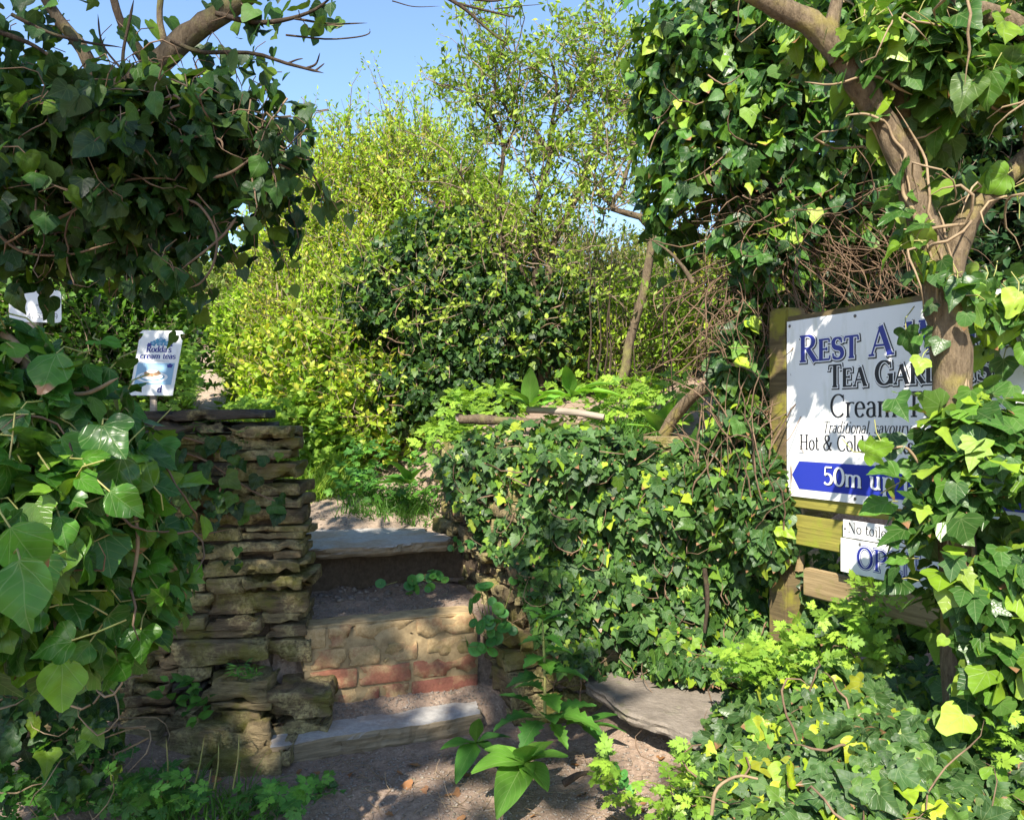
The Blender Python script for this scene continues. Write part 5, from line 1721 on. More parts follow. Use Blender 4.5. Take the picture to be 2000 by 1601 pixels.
for pts, r in (([(330, 80), (385, 101), (490, 112), (553, 130), (605, 142), (637, 147)], .007), ([(600, 141), (620, 130), (628, 106)], .004), ([(618, 145), (630, 134), (638, 126)], .003), ([(560, 132), (580, 124), (594, 121)], .003),
               ([(420, 30), (500, 50), (560, 45), (610, 25), (650, -10)], .008), ([(575, 43), (640, 50), (718, 45)], .004), ([(560, 76), (620, 80), (690, 74), (720, 66), (722, 55)], .003),
               ([(520, 240), (560, 238), (600, 243)], .0025), ([(20, 30), (80, 60), (150, 80), (240, 95)], .006), ([(-20, 60), (60, 90), (120, 130)], .008), ([(240, 160), (236, 110), (250, 50), (262, 0)], .006), ([(236, 140), (200, 90), (190, 30)], .004)):
    limb('twig', atl(pts, 2.35), r, r * .5, M['bark_dark'], h, 14, 6, .012)
for pts, r in (([(860, -12), (900, 12), (930, 40), (965, 72), (990, 88)], .006), ([(890, 5), (950, 22), (1000, 36), (990, 30)], .004), ([(900, -5), (960, 2), (1010, -8)], .004), ([(765, 0), (810, 11), (860, 11)], .002), ([(960, 18), (1010, 14), (1060, 10)], .002)):
    limb('twig', atl(pts, 2.6), r, r * .45, M['bark_dark'], h, 14, 6, .01)
# winding bare ivy stems
for pts in ([(310, 195), (330, 190), (345, 205), (320, 215), (335, 240), (350, 272)], [(320, 285), (370, 268), (425, 272), (437, 292)], [(350, 215), (378, 205), (375, 190)], [(0, 455), (40, 488), (90, 500), (160, 495), (235, 470)], [(370, 390), (400, 410), (425, 460), (420, 520), (400, 555), (375, 565)], [(470, 430), (440, 465), (400, 500), (360, 530)], [(60, 450), (150, 420), (240, 350), (330, 345)], [(425, 350), (470, 335), (520, 300)]):
    limb('ivy_stem', atl(pts, 2.2), .0045, .0025, M['stem'], h, 24, 6, .02)
bl = [ell(120, 310, 2.4, 170, 130, .38), ell(300, 290, 2.4, 180, 105, .36), ell(395, 250, 2.45, 115, 90, .28), ell(60, 440, 2.3, 130, 90, .3), ell(220, 420, 2.35, 150, 50, .28), ell(450, 325, 2.5, 62, 62, .18), ell(10, 230, 2.4, 90, 90, .3)]
P, N, D = shell(bl, 8200, .30, .5, 3.2, -.16, 3.2, .4)
S = .053 * RNG.uniform(.4, 1.4, len(P))
Rm = ivy_frames(N, .6, .45, .5)
sp = []
for (u, v, ru, rv, m) in ((290, 60, 300, 90, 64), (470, 150, 70, 60, 34), (560, 30, 120, 50, 26), (540, 380, 40, 50, 16), (300, 450, 60, 40, 26), (120, 530, 150, 40, 26), (520, 240, 30, 110, 16), (605, 225, 22, 22, 9), (430, 440, 50, 60, 8), (375, 600, 30, 60, 5), (60, 60, 110, 80, 44)):
    for _ in range(m): sp.append(at(u + ru * random.uniform(-1, 1), v + rv * random.uniform(-1, 1), 2.3 + .25 * random.random()))
sp.append(at(345, 655, 2.1))
P2 = np.array(sp); N2 = rvec(len(P2)) * .5 + np.array([0, -.5, .3])
# leafy shoots trailing from its underside and edge
ts = np.array([at(u, v, 2.25 + .3 * random.random()) for u, v in [(random.uniform(0, 390), random.uniform(360, 470)) for _ in range(70)] + [(random.uniform(480, 570), random.uniform(180, 410)) for _ in range(30)]])
tp_ = wander(ts, np.tile([.25, 0, -.8], (len(ts), 1)) + .5 * RNG.normal(size=(len(ts), 3)), 8, RNG.uniform(.012, .042, len(ts)), .28, -.12)
V, F = tubes(tp_, np.tile(np.linspace(.0028, .0012, 8), (len(ts), 1)), 5)
link(mesh_np('shoot', V, F, M['stem'], smooth=True), 'shoot', h, 'stuff')
extra = tp_[:, 1:].reshape(-1, 3)
P2 = np.concatenate([P2, extra + .015 * RNG.normal(size=extra.shape)])
N2 = np.concatenate([N2, rvec(len(extra)) * .6 + np.array([0, -.5, .2])])
S2 = .060 * RNG.uniform(.45, 1.2, len(P2))
R2 = ivy_frames(nrm(N2), .7, .4, .5, 1.2)
P = np.concatenate([P, P2]); Rm = np.concatenate([Rm, R2]); S = np.concatenate([S, S2]); D = np.concatenate([D ** 4 * (N[:, 1] < .15), np.ones(len(P2)) * .9])
a = ivy_leaves(h, P, Rm, S, [HEART, ADULT, HEART, IVY3], M['ivy_dark'], 300, 260, prefer=D)
petioles('petiole', P[a], Rm[a], .06, .0015, M['stem'], h)
S0, N0, _ = shell(bl, 110, .5, .3)
stems('stem', S0, rvec(len(S0)), 10, .035, .28, .0026, .0016, M['stem'], h)
bl = [(np.array([-2.7, 2.3, 3.7]), np.array([1.0, .8, .7])), (np.array([-3.5, 2.5, 4.15]), np.array([.8, .7, .6])), (np.array([-3.3, 2.6, 2.9]), np.array([.9, .8, .9]))]  # out-of-frame crown lumps added to shade the two small signs
P, N, D = shell(bl, 2300, .3, .25, 1.5, None)
leaf_cloud('crown', LO_IVY, P, ivy_frames(N, .5, .6, .6), .10 * RNG.uniform(.7, 1.2, len(P)), M['ivy_dark'], h)

# ------------------------------------------------------------------ unseen tree added behind the camera to shade the steps
h = root('added_shade_tree', (-3.2, -4.2, 0), 'tall unseen tree added behind the camera to shade the steps', 'tree')
limb('trunk', [np.array([-3.2, -4.2, -.2]), np.array([-3.1, -4.1, 2.5]), np.array([-3.2, -4.0, 5.0]), np.array([-3.0, -4.0, 7.5])], .2, .07, M['bark_dark'], h, 16, 10, .05)
bl = [(np.array([-3.1, -4, 6.9]), np.array([1.5, 1.1, 1.3])), (np.array([-3.2, -4, 7.9]), np.array([1.1, 1.0, .75])), (np.array([-1.7, -4, 6.9]), np.array([.45, .6, .5])), (np.array([-2.3, -3.9, 6.5]), np.array([.75, .8, .8])), (np.array([-4.2, -4, 7.6]), np.array([.9, .9, 1.0]))]  # crown lumps set along the sun's rays to shade steps, wall and bush
P, N, D = shell(bl, 1500, .15, .22, 1.5, None)
leaf_cloud('crown', LO_IVY, P, ivy_frames(N, .5, .6, .6), .15 * RNG.uniform(.7, 1.2, len(P)), M['ivy_dark'], h)

# ------------------------------------------------------------------ big-leaved ivy bush at the left edge, close to the camera
h = root('ivy_bush', (-1.0, 1.75, 0), 'big glossy green ivy leaves close to the camera at left', 'ivy')
bl = [ell(125, 820, 1.75, 125, 115, .22), ell(60, 1000, 1.6, 170, 170, .24), ell(200, 960, 1.75, 120, 150, .22), ell(190, 1150, 1.8, 150, 140, .22), ell(20, 1180, 1.65, 110, 110, .2), ell(300, 1080, 1.95, 80, 150, .16), ell(265, 900, 1.9, 65, 80, .14), ell(20, 760, 1.7, 90, 120, .2)]
P, N, D = shell(bl, 2100, .3, .3, 2.4, None, 2, .75)
S = .072 * RNG.uniform(.45, 1.3, len(P))
Rm = ivy_frames(N, .7, .5, .5, .6)
P2 = np.array([at(40, 1095, 1.25), at(20, 1030, 1.28), at(195, 665, 1.75), at(215, 720, 1.75), at(250, 760, 1.8), at(110, 690, 1.6), at(200, 830, 1.5), at(240, 890, 1.55), at(300, 950, 1.6), at(150, 930, 1.5), at(120, 1010, 1.5), at(215, 960, 1.5), at(80, 1190, 1.5), at(120, 1290, 1.55), at(230, 1290, 1.65), at(275, 1230, 1.65), at(140, 1250, 1.5), at(210, 1200, 1.6), at(320, 1170, 1.7)])
N2 = np.tile([.2, -.9, .35], (len(P2), 1)); S2 = np.array([.11, .10] + [.084] * (len(P2) - 2)) * RNG.uniform(.85, 1.15, len(P2))
R2 = ivy_frames(N2, 1.0, .35, .22, .6)
P = np.concatenate([P, P2]); Rm = np.concatenate([Rm, R2]); S = np.concatenate([S, S2]); D = np.concatenate([D ** 2 * (N[:, 1] < .25) + .01, np.ones(len(P2)) * 4])
a = ivy_leaves(h, P, Rm, S, [ADULT, ADULT, IVY3], M['ivy_big'], 290, 300, prefer=D, droop=.22)
petioles('petiole', P[a], Rm[a], .075, .0018, M['stem_green'], h)
for pts, r in (([(60, 730), (110, 765), (135, 810), (140, 870), (150, 930), (165, 1010)], .0085), ([(48, 690), (50, 760), (20, 830), (5, 900)], .010), ([(0, 640), (40, 680), (60, 730)], .012), ([(60, 850), (100, 900), (150, 930)], .007), ([(15, 900), (30, 1000), (20, 1120)], .009), ([(165, 1010), (210, 1100), (230, 1200)], .006), ([(250, 950), (270, 1050), (260, 1150)], .005), ([(110, 765), (170, 770), (230, 745)], .005), ([(140, 860), (200, 880), (240, 940)], .005)):
    limb('ivy_stem', atl(pts, 1.66), r, r * .7, M['stem_pale'], h, 18, 8, .008)
S0, N0, _ = shell(bl, 36, .4, .1)
stems('stem', S0, rvec(len(S0)), 8, .035, .3, .0032, .002, M['stem'], h)

# ------------------------------------------------------------------ ivy trailing over the left wall
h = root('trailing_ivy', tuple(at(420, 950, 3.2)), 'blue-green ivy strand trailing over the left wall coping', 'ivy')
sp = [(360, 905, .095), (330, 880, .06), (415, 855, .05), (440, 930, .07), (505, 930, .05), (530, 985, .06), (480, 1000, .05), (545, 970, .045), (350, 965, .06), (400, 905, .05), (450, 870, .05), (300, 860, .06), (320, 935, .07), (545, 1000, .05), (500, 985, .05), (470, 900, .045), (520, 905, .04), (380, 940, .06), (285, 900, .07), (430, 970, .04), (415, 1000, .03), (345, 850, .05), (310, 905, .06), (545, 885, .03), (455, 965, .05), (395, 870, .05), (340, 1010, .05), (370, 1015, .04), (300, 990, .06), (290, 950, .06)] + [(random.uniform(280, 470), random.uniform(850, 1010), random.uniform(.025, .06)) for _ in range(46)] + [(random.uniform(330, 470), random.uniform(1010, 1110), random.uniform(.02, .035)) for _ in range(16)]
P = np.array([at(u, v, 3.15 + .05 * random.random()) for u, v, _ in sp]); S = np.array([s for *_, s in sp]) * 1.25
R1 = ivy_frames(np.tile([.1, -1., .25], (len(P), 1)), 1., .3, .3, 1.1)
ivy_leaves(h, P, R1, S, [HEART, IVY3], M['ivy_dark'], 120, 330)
for pts in ([(280, 880), (380, 890), (440, 920), (500, 960), (560, 985)], [(330, 850), (400, 865), (470, 890)], [(440, 920), (430, 970), (450, 1010)], [(300, 900), (360, 960), (345, 1010)]):
    limb('ivy_stem', atl(pts, 3.19), .005, .003, M['stem'], h, 16, 6, .015)

# ------------------------------------------------------------------ ground plants


def big_leaf(L, w, arch, seed, crumple=.05, rows=12, cols=6, tipw=.0, tooth=0.):
    r = np.random.default_rng(seed)
    V, uv = [], []
    ph = r.uniform(0, 6, 4)
    for i in range(rows + 1):
        y = i / rows
        ww = w * (math.sin(math.pi * min(1, y ** .75 * .96 + .03)) ** .8) * (.35 + .65 * sm(np.array(y), 0, .35)) + .01 * w
        ww *= 1 + tooth * ((i % 2) * 2 - 1)
        for j in range(cols + 1):
            c = j / cols * 2 - 1
            z = -arch * y * y + .35 * abs(c) * ww + crumple * w * math.sin(c * 6 + y * 14 + ph[0]) * abs(c) + crumple * w * 1.5 * math.sin(7 * y + ph[1]) * c
            V.append((c * ww, y, z)); uv.append((c * .45 + .5, y))
    F = []
    for i in range(rows):
        for j in range(cols):
            a = i * (cols + 1) + j
            F += [(a, a + 1, a + cols + 2), (a, a + cols + 2, a + cols + 1)]
    return np.array(V) * L, np.array(F), np.array(uv)


def rosette(name, loc, label, cat, leaves, mat, w=.2, seed=0, group=None, arch=.35, tooth=0., stalk=.0):
    """plant with single big leaves. leaves: (azimuth deg, elevation deg, length)"""
    h = root(name, tuple(loc), label, cat, group)
    for i, (az, el, L) in enumerate(leaves):
        V, F, uv = big_leaf(1.0, w * random.uniform(.85, 1.15), arch * random.uniform(.6, 1.4), seed + i, tooth=tooth)
        me = mesh_np('leaf', V, F, M[mat], uv[F.ravel()], None, True)
        o = bpy.data.objects.new('leaf', me)
        o.parent = h
        a, e = math.radians(az), math.radians(el)
        tip = np.array([math.sin(a) * math.cos(e), -math.cos(a) * math.cos(e), math.sin(e)])
        nor = np.array([-math.sin(a) * math.sin(e), math.cos(a) * math.sin(e), math.cos(e)]) + .12 * RNG.normal(size=3)
        R = frames(tip[None], nor[None])[0] * L
        q = tip * stalk * L
        o.matrix_basis = Matrix([[*R[0], q[0]], [*R[1], q[1]], [*R[2], q[2]], [0, 0, 0, 1]])
        COL.objects.link(o)
    if stalk:
        pp = np.stack([np.stack([np.array(loc), np.array(loc) + .5 * stalk * L * d, np.array(loc) + (stalk + .05) * L * d]) for (az, el, L) in leaves for d in [np.array([math.sin(math.radians(az)) * math.cos(math.radians(el)), -math.cos(math.radians(az)) * math.cos(math.radians(el)), math.sin(math.radians(el))])]])
        V, F = tubes(pp, np.full(pp.shape[:2], .003), 5)
        link(mesh_np('stalk', V, F, M['stem_green'], smooth=True), 'stalk', h)
    return h


def gz(u, v, Y):
    p = at(u, v, Y); p[2] = float(terrain(np.array([p[0]]), np.array([p[1]]))[0]); return p


rosette('foxglove_plant', at(1025, 1478, 2.72) + np.array([0, 0, -.02]), 'large lime green foxglove rosette on the soil below the steps', 'plant', [(-50, 28, .20), (10, 60, .17), (-18, 2, .24), (25, 5, .17), (75, 28, .15), (-95, 30, .14), (5, 15, .12), (45, 45, .11), (130, 40, .13)], 'foxglove', .25, 1)
rosette('foxglove_plant', at(930, 1450, 2.95), 'small dark green foxglove rosette touching the lowest step', 'plant', [(-60, 15, .14), (5, 70, .14), (-20, -5, .17), (40, 10, .12), (80, 35, .12)], 'weed', .22, 20)
rosette('foxglove_plant', at(1140, 1420, 3.05), 'dark foxglove leaves in shade beneath the flagstone ledge', 'plant', [(20, 20, .16), (-30, 35, .15), (60, 25, .17), (100, 40, .14), (-70, 45, .13)], 'weed', .2, 40)
rosette('foxglove_plant', at(800, 945, 4.6), 'broad pale foxglove leaves on the path edge below the mound', 'plant', [(-70, 15, .22), (-35, 55, .22), (10, 25, .15), (60, 60, .16), (-100, 30, .17)], 'weed', .24, 60)
rosette('foxglove_plant', at(1115, 775, 4.3), 'sunlit foxglove with long yellow-green leaves above the log', 'plant', [(-80, 20, .26), (60, 25, .28), (-20, 70, .2), (20, 20, .18), (95, 40, .24), (-45, 10, .22)], 'foxglove', .2, 80, arch=.6)
rosette('foxglove_plant', at(1035, 795, 4.2), 'upright foxglove leaves left of the sunlit one above the log', 'plant', [(-60, 50, .2), (0, 75, .22), (70, 45, .18), (-100, 30, .18), (30, 20, .14)], 'foxglove', .22, 95)
rosette('dock_plant', at(1290, 850, 3.95), 'dock plant with upright leaves on the wall top left of the bent branch', 'plant', [(-40, 60, .2), (10, 70, .22), (60, 50, .17), (-90, 40, .16)], 'foxglove', .2, 110)
# sow thistle with tall stem
sw = rosette('sow_thistle', at(1065, 1400, 2.95), 'tall sow thistle with toothed leaves beside the steps', 'plant', [(-70, 10, .15), (60, 15, .16), (10, 25, .14), (-30, 0, .14), (100, 20, .15), (-110, 35, .14), (30, -10, .12)], 'weed', .26, 130, tooth=.22, stalk=.3)
b0 = np.array(sw.location)
limb('stem', np.stack([b0, b0 + [0, 0, .12], b0 + [-.005, .0, .24], b0 + [-.01, 0, .36]]), .007, .004, M['stem_green'], sw, 12, 7, .004)
for i, (z, az, L) in enumerate(((.08, 20, .13), (.10, -120, .12), (.18, 150, .12), (.22, -40, .11), (.24, 100, .1), (.36, -20, .12), (.35, 120, .10), (.34, 60, .10), (.28, -80, .09), (.29, 40, .09), (.16, 85, .15), (.14, -70, .14), (.2, 10, .10), (.38, 20, .07), (.37, -120, .08))):
    V, F, uv = big_leaf(1, .32, .4, 150 + i, tooth=.2)
    me = mesh_np('leaf', V, F, M['weed'], uv[F.ravel()], None, True)
    o = bpy.data.objects.new('leaf', me); o.parent = sw
    a, e = math.radians(az), math.radians(35 if z > .3 else 15)
    tip = np.array([math.sin(a) * math.cos(e), -math.cos(a) * math.cos(e), math.sin(e)]); nor = np.array([-math.sin(a) * math.sin(e), math.cos(a) * math.sin(e), math.cos(e)])
    R = frames(tip[None], nor[None])[0] * L
    o.matrix_basis = Matrix([[*R[0], -.005], [*R[1], 0], [*R[2], z], [0, 0, 0, 1]])
    COL.objects.link(o)


def disc_leaf(seed=0):
    """pennywort: round, dished blade with a scalloped rim and a navel at its centre"""
    n = 18
    V = [(0, 0, -.12)]
    for rr, z in ((.5, -.05), (.85, .0), (1.0, -.03)):
        for i in range(n):
            a = i / n * 2 * math.pi
            s = 1 + (.05 * (i % 2) if rr == 1 else 0)
            V.append((rr * s * math.cos(a) * .5, rr * s * math.sin(a) * .5, z * .5))
    F = [(0, 1 + i, 1 + (i + 1) % n) for i in range(n)]
    for k in range(2):
        a, b = 1 + k * n, 1 + (k + 1) * n
        for i in range(n):
            j = (i + 1) % n
            F += [(a + i, b + i, b + j), (a + i, b + j, a + j)]
    V = np.array(V)
    return V, np.array(F), V[:, :2] + .5


PENNY = tmpl_mesh('pennywort_blade', disc_leaf(), M['penny'])


def pennywort(pts, Y, label, size, seed):
    rs = random.Random(seed)
    c = at(*pts[0][:2], Y)
    h = root('pennywort', tuple(c), label, 'plant', None)
    P = np.array([at(u, v, Y - .05 * rs.random()) for u, v in pts]); n = len(P)
    nor = nrm(np.array([-.1, -.75, .55]) + .3 * RNG.normal(size=(n, 3)))
    R = frames(rvec(n), nor)
    S = size * RNG.uniform(.6, 1.2, n)
    leaf_objects([PENNY], P, R, S, h)
    pth = np.stack([P, P + np.array([0, .02, -.02]), P * .5 + (c + np.array([0, .06, -.01])) * .5], 1)
    V, F = tubes(pth, np.full((n, 3), .0015), 4)
    link(mesh_np('stalk', V, F, M['stem_green'], smooth=True), 'stalk', h)


rs = random.Random(3)
pennywort([(960 + rs.gauss(0, 22), 1225 + rs.gauss(0, 38)) for _ in range(30)], 3.42, 'pennywort with round leaves clinging to the wall right of the bricks', .058, 1)
pennywort([(808 + rs.gauss(0, 18), 1140 + rs.gauss(0, 11)) for _ in range(15)] + [(850 + rs.gauss(0, 10), 1128 + rs.gauss(0, 8)) for _ in range(7)], 3.72, 'pennywort cluster growing in the dark gap under the top slab', .045, 2)
pennywort([(900 + rs.gauss(0, 14), 1062 + rs.gauss(0, 12)) for _ in range(9)], 3.75, 'few pennywort leaves beside the right end of the top slab', .035, 4)
pennywort([(1225 + rs.gauss(0, 16), 1540 + rs.gauss(0, 18)) for _ in range(6)], 2.5, 'pennywort leaves on soil left of the ivy bank', .035, 5)

# bright cut-leaved herbs
PARS = [parsley(1), parsley(9), parsley(17)]


def herb_patch(name, label, cat, P, size, mat, up=.9, tm=PARS, kind='stuff'):
    n = len(P)
    o = leaf_cloud(name, tm, P, frames(nrm(RNG.normal(size=(n, 3)) * np.array([1, 1, .4]) + np.array([0, -.4, .1])), nrm(np.array([-.1, -.5, up]) + .35 * RNG.normal(size=(n, 3)))), size * RNG.uniform(.6, 1.25, n), M[mat], None, kind)
    tag(o, label, cat)
    return o


def patch_pts(n, spec, Y0, Y1):
    out = []
    for _ in range(n):
        u, v, ru, rv = spec[RNG.integers(len(spec))]
        a = RNG.uniform(0, 6.28); q = math.sqrt(RNG.random())
        out.append(at(u + ru * q * math.cos(a), v + rv * q * math.sin(a), RNG.uniform(Y0, Y1)))
    return np.array(out)


herb_patch('herb_patch', 'bright green cut-leaved herbs below the OPEN sign', 'herbs', patch_pts(520, [(1640, 1240, 110, 60), (1540, 1280, 90, 50), (1460, 1300, 70, 50), (1700, 1180, 60, 50), (1600, 1320, 110, 35), (1700, 1290, 80, 50)], 2.4, 2.85), .060, 'herb')
h = root('fence_ivy', tuple(at(1640, 1250, 2.95)), 'ivy growing up behind the lower rails of the sign', 'ivy')
n = 520
P = np.array([at(RNG.uniform(1545, 1850), RNG.uniform(1060, 1260), 1) for _ in range(n)])
ss = np.array([sign_s(U0 + F_PX * p[0]) for p in P])
yy = SIGN_O[1] + D_R[1] * ss + RNG.uniform(.10, .28, n)
P = P * 1.0
P = np.stack([P[:, 0] * yy, yy, EYE + (P[:, 2] - EYE) * yy], -1)
ivy_leaves(h, P, ivy_frames(np.tile([-.5, -.8, .2], (n, 1)), .9, .4, .45), .060 * RNG.uniform(.5, 1.25, n), [IVY5, IVY3, HEART], M['ivy_mix'], 200, 500)
herb_patch('herb_patch', 'lime green cut-leaved herbs at the right edge of the ivy bank', 'herbs', patch_pts(90, [(1970, 1380, 60, 60), (1985, 1230, 30, 60), (1950, 1450, 40, 40)], 1.9, 2.2), .055, 'herb')
herb_patch('herb_patch', 'green leafy undergrowth on the bank above the right wall', 'herbs', patch_pts(800, [(1150, 790, 120, 60), (1230, 800, 90, 60), (950, 800, 90, 50), (1300, 790, 80, 60), (880, 860, 60, 40)], 4.2, 4.9), .085, 'herb')
herb_patch('herb_patch', 'sunny green nettles and cow parsley left of the path bend', 'herbs', patch_pts(900, [(600, 800, 70, 70), (560, 790, 60, 40), (650, 880, 60, 50), (620, 850, 60, 60), (540, 830, 30, 60)], 5.2, 6.4), .085, 'herb')
herb_patch('herb_patch', 'dark green leafy weeds along the right edge of the path', 'herbs', patch_pts(420, [(720, 900, 60, 60), (760, 960, 70, 40), (690, 950, 50, 30), (840, 920, 50, 60)], 4.7, 5.4), .075, 'weed')
herb_patch('herb_patch', 'small weeds in the soil at lower left under the wall', 'herbs', patch_pts(230, [(130, 1480, 110, 60), (60, 1560, 80, 40), (320, 1540, 100, 50), (540, 1560, 90, 30), (230, 1560, 120, 40)], 2.35, 2.75), .075, 'weed')
herb_patch('herb_patch', 'bright low weeds in the soil left of the ivy bank', 'herbs', patch_pts(110, [(1260, 1560, 70, 40), (1180, 1500, 30, 30), (1340, 1500, 40, 50), (1330, 1570, 60, 40)], 2.2, 2.7), .06, 'herb')
herb_patch('herb_patch', 'small green weed on the soil below the lowest step', 'herbs', patch_pts(26, [(632, 1535, 36, 22)], 2.75, 2.82), .055, 'weed')
herb_patch('herb_patch', 'feathery green bedstraw sprouting on the left wall coping', 'herbs', patch_pts(160, [(450, 845, 60, 26), (400, 835, 40, 20), (430, 870, 30, 20)], 3.15, 3.35), .040, 'weed', .9, [lance(.08, .2, .1, 1)] )
herb_patch('herb_patch', 'tuft of bedstraw growing from a hole low in the left wall', 'herbs', patch_pts(60, [(480, 1310, 26, 18)], 3.08, 3.14), .040, 'weed', .9, [lance(.10, .2, .1, 1)])
herb_patch('herb_patch', 'honeysuckle sprig with oval leaves on the lower left wall', 'herbs', patch_pts(34, [(355, 1350, 45, 28), (390, 1380, 30, 30)], 3.0, 3.05), .055, 'weed', .5, OVAL)
herb_patch('herb_patch', 'green plants along the foot of the signs beyond the wall', 'herbs', patch_pts(600, [(360, 730, 40, 60), (250, 800, 100, 25), (120, 780, 120, 45), (480, 800, 30, 20)], 4.7, 6.2), .085, 'herb')

# dark ivy at the foot of the left wall
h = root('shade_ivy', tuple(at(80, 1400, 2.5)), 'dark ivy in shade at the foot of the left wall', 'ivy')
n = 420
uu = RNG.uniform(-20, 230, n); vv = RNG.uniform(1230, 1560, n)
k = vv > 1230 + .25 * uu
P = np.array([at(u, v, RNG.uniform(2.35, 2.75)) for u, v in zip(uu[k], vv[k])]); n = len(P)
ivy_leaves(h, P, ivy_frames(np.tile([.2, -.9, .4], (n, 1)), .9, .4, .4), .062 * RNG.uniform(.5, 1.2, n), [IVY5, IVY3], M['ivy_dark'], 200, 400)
i = RNG.integers(0, n, 60)
stems('stem', P[i], rvec(60) + np.array([0, 0, -.3]), 10, .04, .25, .003, .002, M['stem_pale'], h)


# ------------------------------------------------------------------ grass
def grass(name, label, base, n, hgt, mat, lean=.35, w=.004):
    ix = RNG.integers(0, len(base), n)
    B = base[ix] + RNG.normal(size=(n, 3)) * np.array([.03, .03, .0])
    d = nrm(np.array([0, 0, 1.]) + lean * RNG.normal(size=(n, 3)) * np.array([1, 1, .2]))
    L = hgt * RNG.uniform(.4, 1.25, n)
    bend = RNG.normal(size=(n, 3)) * np.array([1, 1, 0]) * .35
    k = 4
    t = np.linspace(0, 1, k)
    C = B[:, None] + d[:, None] * (L[:, None] * t)[..., None] + (bend * L[:, None])[:, None] * (t ** 2)[None, :, None] - np.array([0, 0, 1.]) * (L[:, None] * .25 * t ** 2)[..., None]
    side = nrm(np.cross(d, rvec(n)))
    ww = w * RNG.uniform(.6, 1.4, n)[:, None] * (1 - .92 * t ** 1.5)[None]
    V = np.stack([C - side[:, None] * ww[..., None], C + side[:, None] * ww[..., None]], 2).reshape(-1, 3)
    b = (np.arange(n) * 2 * k)[:, None, None] + (np.arange(k - 1) * 2)[None, :, None]
    F = (b + np.array([0, 1, 3, 2])[None, None]).reshape(-1, 4)
    rnd = np.repeat(RNG.random(n), 2 * k)
    uv = np.full((len(F) * 4, 2), .3)
    o = link(mesh_np(name, V, F, M[mat], uv, rnd, True), name, None, 'stuff')
    tag(o, label, 'grass')


def base_px(spec, n, Y0, Y1):
    out = []
    for _ in range(n):
        u, ru = spec[RNG.integers(len(spec))]
        Y = RNG.uniform(Y0, Y1)
        x = (u + ru * RNG.uniform(-1, 1) - U0) / F_PX * Y
        out.append((x, Y, float(terrain(np.array([x]), np.array([Y]))[0]) - .01))
    return np.array(out)


grass('grass', 'long bright grass at the path edge left of the ivy mound', base_px([(620, 60), (590, 40), (660, 50)], 240, 5.0, 6.2), 2600, .30, 'grass')
grass('grass', 'darker grass tufts where the path meets the top slab', base_px([(770, 60), (730, 60), (820, 40)], 120, 4.55, 5.0), 900, .16, 'grass_dark')
grass('grass', 'sunny grass bank beside the path far up the slope', base_px([(475, 30), (490, 40), (350, 22)], 260, 6.6, 9.5), 2600, .28, 'grass')
grass('grass', 'grass tuft on the bank beside the sapling stems', base_px([(1210, 50), (1250, 40)], 60, 4.1, 4.6), 420, .28, 'grass_dark')
grass('grass', 'grass and plantain stalks at the foot of the left wall', base_px([(350, 60), (420, 70), (300, 60), (480, 40)], 60, 2.5, 2.75), 420, .17, 'grass_dark')
grass('grass', 'little grass blades on the soil left of the ivy bank', base_px([(1290, 60), (1240, 40)], 26, 2.3, 2.5), 90, .10, 'grass')
# upright plantain flower stalks
h = root('plantain', tuple(at(360, 1560, 2.6)), 'tall thin plantain stalks standing before the left wall', 'plant')
for (u0, v0, u1, v1) in ((325, 1560, 324, 1440), (372, 1560, 398, 1440), (418, 1540, 426, 1450), (455, 1540, 466, 1430), (352, 1570, 362, 1500), (396, 1560, 412, 1500), (310, 1580, 318, 1500)):
    limb('stalk', atl([(u0, v0), ((u0 + u1) / 2 + 3, (v0 + v1) / 2), (u1, v1)], 2.62), .0035, .0022, M['stem_green'], h, 8, 5, .003)

# ------------------------------------------------------------------ dead sticks
for i, (pts, r, lab) in enumerate((([(85, 1345), (70, 1400), (50, 1455)], .010, 'pale broken stick hanging among dark ivy at lower left'), ([(150, 1360), (160, 1410), (230, 1420), (285, 1418)], .006, 'forked dry twig against the lower left wall'),
                                   ([(20, 1540), (90, 1500), (170, 1490), (230, 1470), (290, 1440)], .006, 'long dry twig lying across the soil at lower left'), ([(1376, 1110), (1382, 1170), (1376, 1235)], .011, 'dead brown stick upright against the wall ivy'),
                                   ([(1100, 1530), (1130, 1512), (1150, 1508)], .012, 'short mossy stick on soil beside the foxglove'), ([(1390, 1590), (1400, 1540), (1440, 1515), (1480, 1520)], .005, 'bleached root looping from the ivy bank'))):
    Y = 2.55 if pts[0][0] < 400 else (3.25 if i == 3 else (2.6 if i == 4 else 2.05))
    P = spline(atl(pts, Y), 12)
    V, F = tubes(P[None], (np.linspace(r, r * .6, 12) * (1 + .15 * fbm(P * 30)))[None], 7)
    o = link(mesh_np('stick', V, F, M['stem_pale'] if i not in (3, 4) else M['bark_dark'], smooth=True), 'stick')
    tag(o, lab, 'stick')

# ------------------------------------------------------------------ gravel, chips and litter


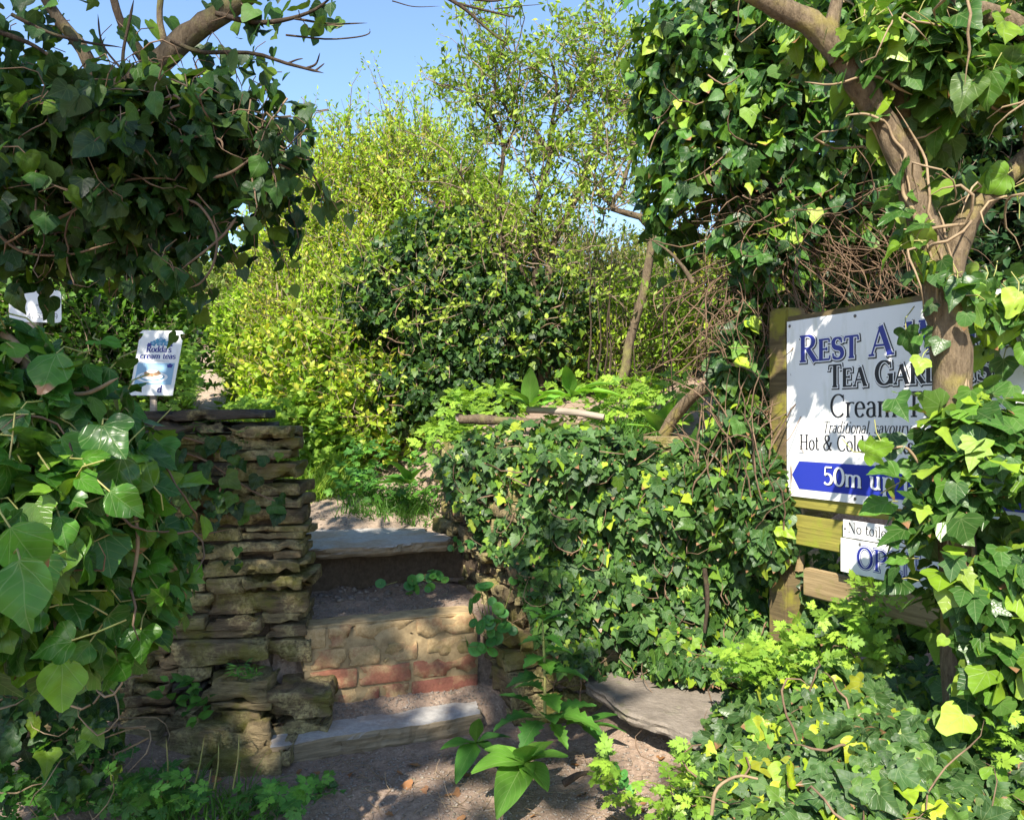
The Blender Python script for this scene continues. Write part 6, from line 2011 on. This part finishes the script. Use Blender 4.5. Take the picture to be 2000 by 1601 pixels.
def gravel(name, label, P, size, mat):
    n = len(P)
    o8 = np.array([(1, 0, 0), (0, 1, 0), (-1, 0, 0), (0, -1, 0), (0, 0, .55), (0, 0, -.4)], float)
    fc = np.array([(0, 1, 4), (1, 2, 4), (2, 3, 4), (3, 0, 4), (1, 0, 5), (2, 1, 5), (3, 2, 5), (0, 3, 5)])
    a = RNG.uniform(0, 6.28, n)
    s = size * RNG.uniform(.4, 1.6, (n, 1, 1)) * RNG.uniform(.6, 1.3, (n, 6, 1))
    T = o8[None] * s
    c, sn = np.cos(a)[:, None], np.sin(a)[:, None]
    V = np.stack([T[..., 0] * c - T[..., 1] * sn, T[..., 0] * sn + T[..., 1] * c, T[..., 2]], -1) + P[:, None]
    o = link(mesh_np(name, V.reshape(-1, 3), (fc[None] + (np.arange(n) * 6)[:, None, None]).reshape(-1, 3), mat), name, None, 'stuff')
    tag(o, label, 'gravel')


def on_ground(X, Y): return np.stack([X, Y, terrain(X, Y) + .001], -1)


M['pebble'] = stone_mat('pebble', (.17, .14, .11), (.36, .31, .26), lich_amt=0, moss_amt=0, strata=.3)
s_ = RNG.uniform(-.05, .85, 1400); t_ = np.concatenate([RNG.uniform(.15, .27, 500), RNG.uniform(.42, .82, 900)])
q = SP0 + s_[:, None] * SE + t_[:, None] * SN
gravel('gravel', 'slate chips and grit lying on the step treads', on_ground(q[:, 0], q[:, 1]), .006, M['pebble'])
X = RNG.uniform(-1.0, .75, 4200); Y = RNG.uniform(2.25, 3.1, 4200)
gravel('gravel', 'small stones scattered over the bare soil in front', on_ground(X, Y), .0055, M['pebble'])
Y = RNG.uniform(4.1, 6.5, 1500); X = path_x(Y) + RNG.uniform(-.42, .42, 1500)
pz = on_ground(X, Y); pz[:, 2] += .015
gravel('gravel', 'stony grit on the path behind the top slab', pz, .007, M['pebble'])
s_ = RNG.uniform(.0, .8, 60); t_ = RNG.uniform(.62, .8, 60)
q = SP0 + s_[:, None] * SE + t_[:, None] * SN
gravel('gravel', 'larger slate shards under the overhanging slab', on_ground(q[:, 0], q[:, 1]), .018, M['pebble'])
# dry leaves
X = RNG.uniform(-1.4, .8, 70); Y = RNG.uniform(2.3, 3.0, 70)
P = on_ground(X, Y) + np.array([0, 0, .006])
o = leaf_cloud('leaf_litter', LO_IVY, P, frames(nrm(RNG.normal(size=(70, 3)) * [1, 1, .1]), nrm(RNG.normal(size=(70, 3)) * .35 + [0, 0, 1])), .035 * RNG.uniform(.5, 1.3, 70), M['dry'], None)
tag(o, 'dry brown leaves scattered on the soil in front', 'leaf litter')
n = 900
X = RNG.uniform(-1.4, .9, n); Y = RNG.uniform(2.3, 3.15, n)
B = on_ground(X, Y) + np.array([0, 0, .004])
d = nrm(RNG.normal(size=(n, 3)) * [1, 1, .12])
V, F = tubes(wander(B, d, 4, .022, .25), np.full((n, 4), .0011), 3)
o = link(mesh_np('twig_litter', V, F, M['stem_pale']), 'twig_litter', None, 'stuff')
tag(o, 'thin dry stalks and twigs littering the soil in front', 'litter')
